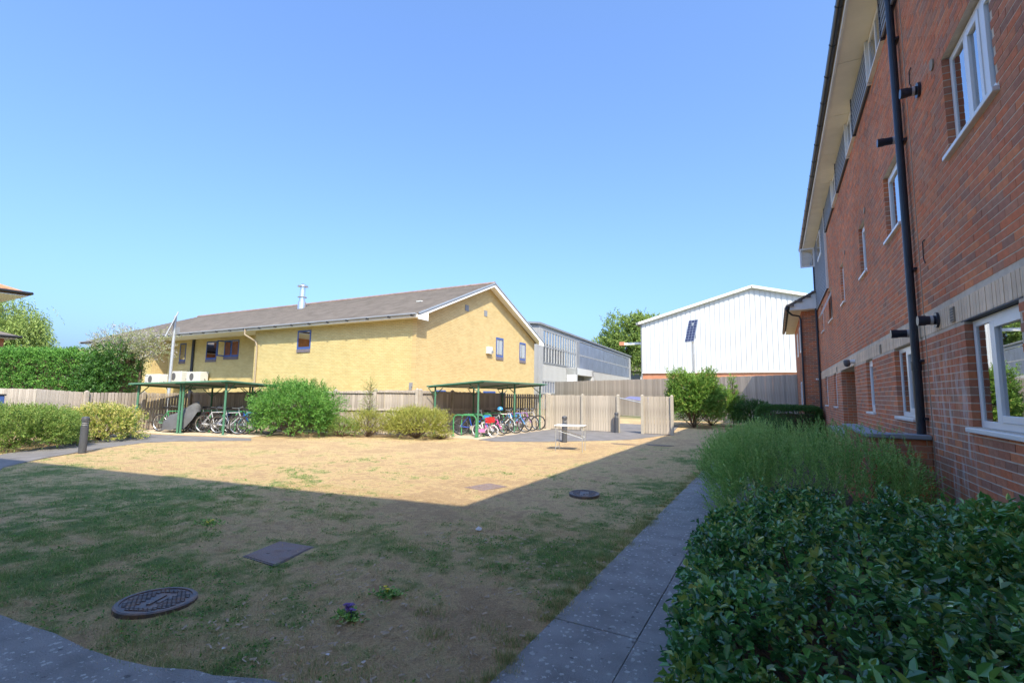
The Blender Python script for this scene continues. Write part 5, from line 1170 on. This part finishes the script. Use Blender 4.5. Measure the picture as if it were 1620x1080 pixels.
# clover and plantain leaves where the turf is green, flat straws where it is dry
nw = 60000; wx = RNG.uniform(-9, -1.5, nw); wy = RNG.uniform(1.4, 9, nw); pw = patch(wx, wy)
cwv = vnoise(wx, wy, 5.0, 21); kp = (pw > .48) & (cwv > .1) & ~in_poly(wx, wy, ap) & (np.hypot(wx+4.14, wy-2.07) > .3) & ~((wx > -4.74) & (wx < -4.1) & (wy > 2.98) & (wy < 3.6)); wx, wy = wx[kp], wy[kp]; nw = len(wx)
o = leaves('clover', np.stack([wx, wy, hgt(wx, wy)+RNG.uniform(.006, .022, nw)], 1), np.concatenate([RNG.normal(0, 1, (nw, 2)), RNG.uniform(-.1, .5, (nw, 1))], 1), RNG.uniform(.012, .026, nw), .013, 'l_green'); tag(o, 'low clover and weed leaves in the greener patches of the lawn', 'weeds')
nw = 9000; wx = RNG.uniform(-9, -1.5, nw); wy = RNG.uniform(1.4, 9, nw); kp = ~in_poly(wx, wy, ap) & (patch(wx, wy) < .55) & (np.hypot(wx+4.14, wy-2.07) > .3); wx, wy = wx[kp], wy[kp]; nw = len(wx)
o = leaves('straw', np.stack([wx, wy, hgt(wx, wy)+RNG.uniform(.008, .02, nw)], 1), np.concatenate([RNG.normal(0, 1, (nw, 2)), RNG.uniform(-.1, .12, (nw, 1))], 1), RNG.uniform(.03, .08, nw), .0035, 'drytwig'); tag(o, 'loose dry straws lying on the worn lawn', 'dry grass')
q = MB()
for i in range(420):
    x_, y_ = RNG.uniform(-3.6, -1.5), 1.9+3.2*RNG.random()**1.4; 
    if in_poly(np.array([x_]), np.array([y_]), ap)[0]: continue
    a_ = RNG.uniform(0, 3.14); l_ = RNG.uniform(.008, .022); w_ = l_*.3; dx, dy = math.cos(a_)*l_, math.sin(a_)*l_
    z_ = .012; q.add([(x_-dx+dy*.3, y_-dy-dx*.3, z_), (x_+dx+dy*.3, y_+dy-dx*.3, z_+.004), (x_+dx-dy*.3, y_+dy+dx*.3, z_+.008), (x_-dx-dy*.3, y_-dy+dx*.3, z_+.006)], [(0, 1, 2, 3)])
tag(q.build('dry_leaf_litter', 'drytwig'), 'dry leaf chips scattered on the worn grass beside the path', 'leaf litter', kind='stuff')
for i, (x_, y_, lb) in enumerate([(-3.12, 4.95, 'crumpled white paper on the lawn beyond the worn patch'), (-3.05, 1.93, 'small white petal near the apron edge'), (-2.45, 2.2, 'white scrap right of the violet clump'), (-2.2, 2.25, 'white scrap nearest the path in the worn grass')]):
    q = MB(); c = Vector((x_, y_, .012)); r_ = .045 if i == 0 else .014
    vs = [c+Vector((r_*math.cos(k*1.05)*RNG.uniform(.6, 1.2), r_*math.sin(k*1.05)*RNG.uniform(.6, 1.2), RNG.uniform(0, r_*.7))) for k in range(6)]+[c+Vector((0, 0, r_*.9))]
    q.add(vs, [(k, (k+1) % 6, 6) for k in range(6)]); tag(q.build('paper_scrap', 'litter'), lb, 'litter', 'white scraps on the lawn')

# ------------------------------------------------------------------ near hedge with glossy leaves
def stems(parent, base, tips, r=.012):
    q = MB()
    for tp_ in tips: q.tube(base(tp_) if callable(base) else base, tp_, r, r*.4, k=5)
    return q.build('stems', 'bark', parent)
hd_ = thing('glossy_hedge', 'dark glossy leaved hedge filling the lower right foreground', 'hedge', (0.5, 2.7, 0))
hx0, hx1, hy0, hy1, hz = -.82, .95, -1.9, 2.12, .80
P, Nn = box_pts(12500, hx0-.03, hx1+.15, hy0-.6, hy1+.10, -.35, hz+.04, .20, .08, 2.8, 3.6); keep = P[:, 2] > .06; P, Nn = P[keep], Nn[keep]
P[:, 2] += (.075*lump(P, 2.6, 4)+.05*lump(P, 5.1, 2)+.06*lump(P, 12, 5))*np.clip((P[:, 2]-.35)/.3, 0, 1); P[:, 0] -= .09*(P[:, 1]+.6)*(P[:, 0] < 0)
keep = (P[:, 0] < hx1-.02) & (P[:, 1] > hy0+.02); P, Nn = P[keep], Nn[keep]
D = unit(Nn+RNG.normal(0, .32, P.shape)+np.array([0, 0, .6]))
B_, dd, rep = shoots(P, D, 8, .10, 1.0)
clr = np.clip(RNG.random(len(P))[rep]*.55+RNG.random(len(B_))*.38, 0, 1); fresh = RNG.random(len(P)) < .12; clr = np.where(fresh[rep], .86+.07*RNG.random(len(B_)), clr)
sel = np.zeros(len(B_), bool)
W = B_+np.array([.5, 2.7, 0]); dist = np.linalg.norm(W-np.array([0, 0, 1.6]), axis=1)
fwd = W[:, 0]*math.sin(YAW)+W[:, 1]*math.cos(YAW); rt = W[:, 0]*math.cos(YAW)-W[:, 1]*math.sin(YAW)
cand = np.where((W[:, 2] > .72) & (fwd > 1.2) & (np.abs(rt/np.maximum(fwd, .1)) < 1.02) & ((1.6-W[:, 2])/np.maximum(fwd, .1) < .58))[0]
cand = cand[np.argsort(dist[cand])][:2600]; pick = RNG.choice(cand, min(300, len(cand)), replace=False); sel[pick] = True
Lh = RNG.uniform(.020, .052, len(B_))
leaves('leaf_mass', B_[~sel], dd[~sel], Lh[~sel], Lh[~sel]*.60, 'l_laurel', hd_, clr[~sel], big=True)
lm = []
for v_ in range(4):
    q = MB(); w2 = .13+.02*v_; q.add([(0, 0, 0), (.35, w2*2, .08), (.72, w2*1.5, .04), (1, 0, -.12), (.72, -w2*1.5, .04), (.35, -w2*2, .08)], [(0, 3, 2, 1), (0, 5, 4, 3)])
    me = bpy.data.meshes.new('leaf'); me.from_pydata(q.v, [], q.f); me.materials.append(M['l_laurel_o']); lm.append(me)
for i in pick:
    o = bpy.data.objects.new('leaf', lm[i % 4]); COL.objects.link(o); o.parent = hd_; o.location = B_[i]; s_ = Lh[i]*1.08; o.scale = (s_, s_, s_)
    o.rotation_euler = Vector(dd[i]).to_track_quat('X', 'Z').to_euler()
tips = [tuple(P[i]) for i in range(0, len(P), 45)]
stems(hd_, lambda t_: (t_[0]*.55, t_[1]*.9, 0), tips, .009)
# a few long shoots standing proud
nn = 46; sx = RNG.uniform(hx0, hx1-.1, nn); sy = RNG.uniform(.2, hy1, nn)
SP = np.stack([sx, sy, np.full(nn, hz-.05)], 1); SD = unit(RNG.normal(0, .3, (nn, 3))+np.array([0, 0, 1])); B2, d2_, r2 = shoots(SP, SD, 12, .20, .8)
leaves('tall_shoots', B2, d2_, RNG.uniform(.03, .05, len(B2)), .022, 'l_laurel', hd_, np.clip(.55+.4*RNG.random(len(B2)), 0, .93), big=True)

# second gold-tinged hedge part (right, by wall)
hv = thing('variegated_hedge', 'lighter green gold-edged shrub at the right end of the foreground hedge against the wall', 'shrub', (1.12, 3.9, 0))
P, Nn = ellip_pts(1500, (0, 0, .42), (.50, .95, .46), .35, -.5, .12, 3)
D = unit(Nn+RNG.normal(0, .4, P.shape)+np.array([0, 0, .5])); B_, dd, rep = shoots(P, D, 7, .11, .8)
leaves('foliage', B_, dd, RNG.uniform(.045, .07, len(B_)), .028, 'l_laurel', hv, np.clip(.5+.46*RNG.random(len(B_)), 0, .97), big=True)
stems(hv, (0, 0, 0), [tuple(P[i]) for i in range(0, len(P), 40)], .008)

# feathery shrub beyond
fs_ = thing('feathery_shrub', 'large feathery light green shrub beside the path in the shade', 'shrub', (.33, 7.4, 0))
P1, N1 = box_pts(4300, -1.05, 1.05, -1.30, 2.3, -.3, .84, .42, .20, 3.4, 3.4)
P2, N2 = ellip_pts(900, (-.9, .9, .40), (.40, 1.0, .42), .4, -.6, .1, 3)
P = np.concatenate([P1, P2]); Nn = np.concatenate([N1, N2]); keep = P[:, 2] > .03; P, Nn = P[keep], Nn[keep]
cl_ = lump(P, 6.5, 1.7); P[:, 2] += .13*cl_*(P[:, 2] > .4); kp_ = cl_ > -.5; P, Nn, cl_ = P[kp_], Nn[kp_], cl_[kp_]
D = unit(Nn*.55+RNG.normal(0, .30, P.shape)+np.array([-.08, 0, 1.0])); B_, dd, rep = shoots(P, D, 26, .30, .62)
leaves('foliage', B_, dd, RNG.uniform(.018, .034, len(B_)), .0135, 'l_feather', fs_, np.clip(.25+.26*cl_[rep]+.35*RNG.random(len(P))[rep]+.3*RNG.random(len(B_)), 0, 1))  # shade between clumps put into leaf colour: hollows darker, raised clumps lighter
stems(fs_, lambda t_: (t_[0]*.45, t_[1]*.45, 0), [tuple(P[i]) for i in range(0, len(P), 90)], .006)
nn = 240; SP = np.stack([RNG.uniform(-1.2, 1.0, nn), RNG.uniform(-1.2, 2.3, nn), RNG.uniform(.80, 1.02, nn)], 1); SD = unit(RNG.normal(0, .30, (nn, 3))+np.array([0, 0, 1])); B2, d2_, r2 = shoots(SP, SD, 24, .30, .7)
leaves('wispy_shoots', B2, d2_, .020, .009, 'l_feather', fs_, .5+.5*RNG.random(len(B2)))
def small_bush(name, label, cat, loc, r, n, k, sl, leaf, lw_, m, lum=.15, f=2.0, up=.5, spread=.8, zc=None, zmin=-.55, rbase=0, shell=.45, stem_r=.012, wisps=0):
    t_ = thing(name, label, cat, loc); zc = r[2]*.85 if zc is None else zc
    P, Nn = ellip_pts(n, (0, 0, zc), r, shell, zmin, lum, f, loc[0])
    P = P[P[:, 2] > .03]; Nn = Nn[:len(P)] if len(Nn) != len(P) else Nn
    Nn = unit((P-np.array([0, 0, zc]))/np.array(r)**2)
    D = unit(Nn+RNG.normal(0, .35, P.shape)+np.array([0, 0, up])); B_, dd, rep = shoots(P, D, k, sl, spread)
    cl = np.clip(RNG.random(len(P))[rep]*.5+RNG.random(len(B_))*.5, 0, 1)
    leaves('foliage', B_, dd, RNG.uniform(.7, 1.25, len(B_))*leaf, lw_, m, t_, cl)
    stems(t_, (0, 0, 0), [tuple(P[i]) for i in range(0, len(P), max(1, len(P)//40))], stem_r)
    if wisps:
        a_ = RNG.uniform(0, 6.28, wisps); q = RNG.random(wisps)**.5
        SP = np.stack([np.cos(a_)*q*r[0]*.8, np.sin(a_)*q*r[1]*.8, zc+r[2]*np.sqrt(np.clip(1-.64*q*q, 0, 1))*.9], 1); SD = unit(RNG.normal(0, .25, (wisps, 3))+np.array([0, 0, 1])); B2, d2_, _ = shoots(SP, SD, 14, .32, .6)
        leaves('wispy_shoots', B2, d2_, leaf*.8, lw_*.8, m, t_, .5+.5*RNG.random(len(B2)))
    return t_
# clipped box hedge
bh = thing('box_hedge', 'clipped square green hedge in front of the annex', 'hedge', (.35, 22.2, 0))
P, Nn = box_pts(9000, -1.1, 1.15, -.62, .62, .03, 1.26, .22, .02, 3)
D = unit(Nn+RNG.normal(0, .4, P.shape)+np.array([0, 0, .2])); B_, dd, rep = shoots(P, D, 5, .06, .8)
leaves('foliage', B_, dd, .034, .022, 'l_box', bh); MB().box(-.80, .85, -.30, .30, .0, .95).build('inner_twigs', 'bark', bh)
small_bush('purple_shrub', 'low dull purple-green shrub between the feathery shrub and the box hedge', 'shrub', (-.45, 13.5, 0), (.75, 1.3, .45), 900, 10, .14, .03, .014, 'l_feather', up=1.2)
small_bush('low_shrub', 'low shrub beside the path in front of the box hedge', 'shrub', (-.2, 17.5, 0), (.6, 1.6, .5), 800, 10, .16, .04, .018, 'l_box', up=.8)
# lit bushes
small_bush('green_bush', 'large rounded bright green bush right of the left bike shelter', 'bush', (-15.35, 11.75, 0), (1.50, 1.0, .86), 2700, 12, .30, .085, .026, 'l_green', .24, 3.2, up=.35, zc=.80, wisps=120)
small_bush('ground_shrub', 'low spreading green shrub at the foot of the big green bush', 'shrub', (-13.7, 12.35, 0), (.8, .45, .34), 900, 10, .10, .035, .014, 'l_soft', up=.6)
small_bush('yellow_shrub', 'low yellow flowering shrub around the young sapling by the fence', 'shrub', (-12.85, 12.85, 0), (.75, .45, .48), 1100, 10, .14, .035, .016, 'l_yellow', .25, 3, up=.8)
sp_ = thing('young_sapling', 'thin wispy sapling growing up in front of the fence between the bushes', 'tree', (-12.95, 12.95, 0))
tr_ = MB().tube((0, 0, 0), (.05, 0, 1.75), .018, .006, k=6); nn = 90
zz = RNG.uniform(.5, 1.85, nn); SP = np.stack([RNG.normal(0, .03, nn), RNG.normal(0, .03, nn), zz], 1); SD = unit(RNG.normal(0, 1, (nn, 3))+np.array([0, 0, .7])); 
for i in range(nn): tr_.tube(SP[i], SP[i]+SD[i]*.30, .004, .002, k=4)
tr_.build('trunk', 'bark', sp_); B2, d2_, _ = shoots(SP, SD, 10, .40, .8); leaves('foliage', B2, d2_, .045, .02, 'l_soft', sp_)
small_bush('yellow_bush', 'rounded yellow-green bush left of the right bike shelter', 'bush', (-11.15, 13.45, 0), (1.12, .70, .46), 2300, 13, .20, .042, .018, 'l_yellow', .22, 3.4, up=.6, zc=.46, wisps=110)
small_bush('pale_bush', 'large soft pale green bush at the left edge beside the path', 'bush', (-17.75, 5.05, 0), (1.45, 1.25, .52), 5200, 13, .20, .045, .020, 'l_soft', .16, 2.8, up=.7, zc=.42, wisps=160)
small_bush('gold_shrub', 'gold and green variegated shrub behind the left bollard', 'shrub', (-18.35, 7.15, 0), (.95, .85, .55), 1900, 10, .18, .055, .028, 'l_varieg', .26, 3.2, up=.5, zc=.38, wisps=60)
small_bush('flowering_shrub', 'tall rambling shrub with orange flowers against the tall fence', 'shrub', (-3.75, 26.2, 0), (1.15, .85, 1.25), 2600, 12, .36, .10, .042, 'l_climb', .30, 2.2, up=.6, zc=1.3, wisps=90)
small_bush('climbing_shrub', 'sprawling green shrub at the right of the orange flowered one', 'shrub', (-3.2, 29.0, 0), (1.4, .9, .95), 1900, 12, .32, .09, .04, 'l_climb', .32, 2.2, up=.5, zc=.85, wisps=60)
small_bush('dark_shrub', 'dark shrub in the shade at the foot of the tall fence', 'shrub', (-1.1, 28.4, 0), (.85, .8, .70), 1400, 10, .2, .06, .03, 'l_box', .2, 1.8, up=.5, zc=.6)
small_bush('ivy_shoots', 'thin climbing green shoots on the tall fence right of the flowering shrub', 'plant', (-2.1, 29.2, 0), (.16, .14, 1.15), 160, 10, .2, .07, .035, 'l_climb', .2, 3, up=.8, zc=1.4)
# small weeds in front of the right building
small_bush('yellow_weeds', 'low green weeds at the foot of the big yellow-green bush', 'plant', (-10.3, 13.75, 0), (.4, .3, .15), 200, 9, .1, .03, .013, 'l_yellow')

# ------------------------------------------------------------------ trees
def tree(name, label, loc, blobs, n, leaf, lw_, m, trunk_h, trunk_r, limbs=9, hang=False, k=8, sl=.5, shell=.6, lum=.25):
    t_ = thing(name, label, 'tree', loc)
    q = MB(); q.tube((0, 0, 0), (0.1, 0, trunk_h*.5), trunk_r, trunk_r*.8, k=9); q.tube((0.1, 0, trunk_h*.5), (0, .1, trunk_h), trunk_r*.8, trunk_r*.55, k=9)
    for c, r, wt in blobs:
        for i in range(limbs//len(blobs)+2):
            d = RNG.normal(size=3); d[2] = abs(d[2])*.5; d /= np.linalg.norm(d); e_ = np.array(c)+d*np.array(r)*.75
            mid = (np.array((0, .1, trunk_h))+e_)/2+RNG.normal(0, .1*r[0], 3)
            q.tube((0, .1, trunk_h*.95), mid, trunk_r*.35, trunk_r*.2, k=6); q.tube(mid, e_, trunk_r*.2, trunk_r*.05, k=5)
    q.build('trunk', 'bark', t_)
    PP = []; NN = []; ws = sum(b[2] for b in blobs)
    for c, r, wt in blobs:
        P, Nn = ellip_pts(int(n*wt/ws), c, r, shell, -1, lum, 2.2/max(r), loc[0]+c[0]); PP.append(P); NN.append(Nn)
    P = np.concatenate(PP); Nn = np.concatenate(NN)
    ho = lump(P, 3.2/max(blobs[0][1]), 8)+.5*lump(P, 8/max(blobs[0][1]), 1); keep = ho > -.42; P, Nn, ho = P[keep], Nn[keep], ho[keep]
    if hang: D = unit(Nn*.25+RNG.normal(0, .18, P.shape)+np.array([0, 0, -1.0]))
    else: D = unit(Nn+RNG.normal(0, .6, P.shape)+np.array([0, 0, .2]))
    B_, dd, rep = shoots(P, D, k, sl, .6 if hang else .9)
    leaves('crown', B_, dd, RNG.uniform(.7, 1.3, len(B_))*leaf, lw_, m, t_, np.clip(RNG.random(len(P))[rep]*.6+RNG.random(len(B_))*.4, 0, 1))
    return t_
tree('broadleaf_tree', 'distant round green tree behind the grey shed roof', (-25.6, 93.5, 0), [((0.3, 0, 12.2), (5.0, 4.2, 4.6), 3), ((3.2, 0, 13.8), (3.2, 3, 3.2), 1.4), ((-3.2, 0, 10.6), (3.0, 3, 2.9), 1.2), ((3.5, 0, 9.6), (3.4, 3, 3.0), 1.2)], 5200, .38, .20, 'l_tree', 8, .5, sl=.9, limbs=16, shell=.7)
tree('willow_tree', 'weeping willow with hanging pale green branches behind the left hedge', (-91.5, 22.5, 0), [((0, 0, 6.2), (3.9, 3.6, 3.2), 3), ((2.7, 1.4, 5.2), (2.2, 2.0, 2.9), 1.3), ((-3.6, -1.5, 6.6), (3.6, 3, 3.6), 2), ((.6, 0, 3.4), (4.2, 3.4, 2.6), 1.3)], 4600, .26, .09, 'l_willow', 5, .4, hang=True, sl=2.0, k=14, limbs=16).scale = (1.45, 1.45, 1.6)
# conifer hedge
ch = thing('conifer_hedge', 'long dense green conifer hedge behind the left fence', 'hedge', (-36.2, 12.1, 0), math.atan2(4.4, 8.5))
P, Nn = box_pts(9500, -6.2, 3.3, -1.0, 1.2, .6, 3.62, .45, .16, 1.6); P[:, 2] += .10*lump(P, 2.2, 1)
D = unit(Nn*.6+RNG.normal(0, .45, P.shape)+np.array([0, 0, .6])); B_, dd, rep = shoots(P, D, 11, .26, .7)
leaves('foliage', B_, dd, RNG.uniform(.07, .13, len(B_)), .045, 'l_conifer', ch, np.clip(RNG.random(len(P))[rep]*.93+RNG.random(len(B_))*.07, 0, 1)); MB().box(-5.9, 4.0, -.6, .8, .0, 3.2).build('inner_branches', 'bark', ch)
tree('dark_conifer', 'darker green shrub tree at the right end of the conifer hedge', (-32.9, 13.1, 0), [((0, 0, 2.6), (1.35, 1.2, 1.5), 2), ((-.8, -.3, 2.0), (1.2, 1, 1.1), 1)], 2000, .12, .06, 'l_box', 1.6, .10, sl=.3, lum=.2)
tree('pale_blossom_tree', 'sparse pale tree with lilac blossom in front of the yellow wall', (-32.0, 14.0, 0), [((-1.0, -.4, 4.0), (1.9, 1.3, .85), 3), ((.5, .2, 4.1), (1.5, 1.1, .8), 2), ((-2.2, -.7, 3.5), (1.2, 1, .7), 1)], 1900, .085, .045, 'l_pale', 3.3, .07, sl=.35, limbs=16, shell=.95, lum=.3)
# parked vehicle hint beyond far-left fence is omitted where nothing identifiable shows; pale items by the fence:
bn = thing('garden_bin', 'dark blue bin standing by the fence at the left edge', 'bin', (-30.2, 7.75, 0), .1)
MB().box(-.35, .35, -.3, .3, 0, 1.2).build('body', 'blueframe', bn, bevel=.03); MB().box(-.38, .38, -.34, .34, 1.2, 1.27).build('lid', 'dark', bn, bevel=.02)
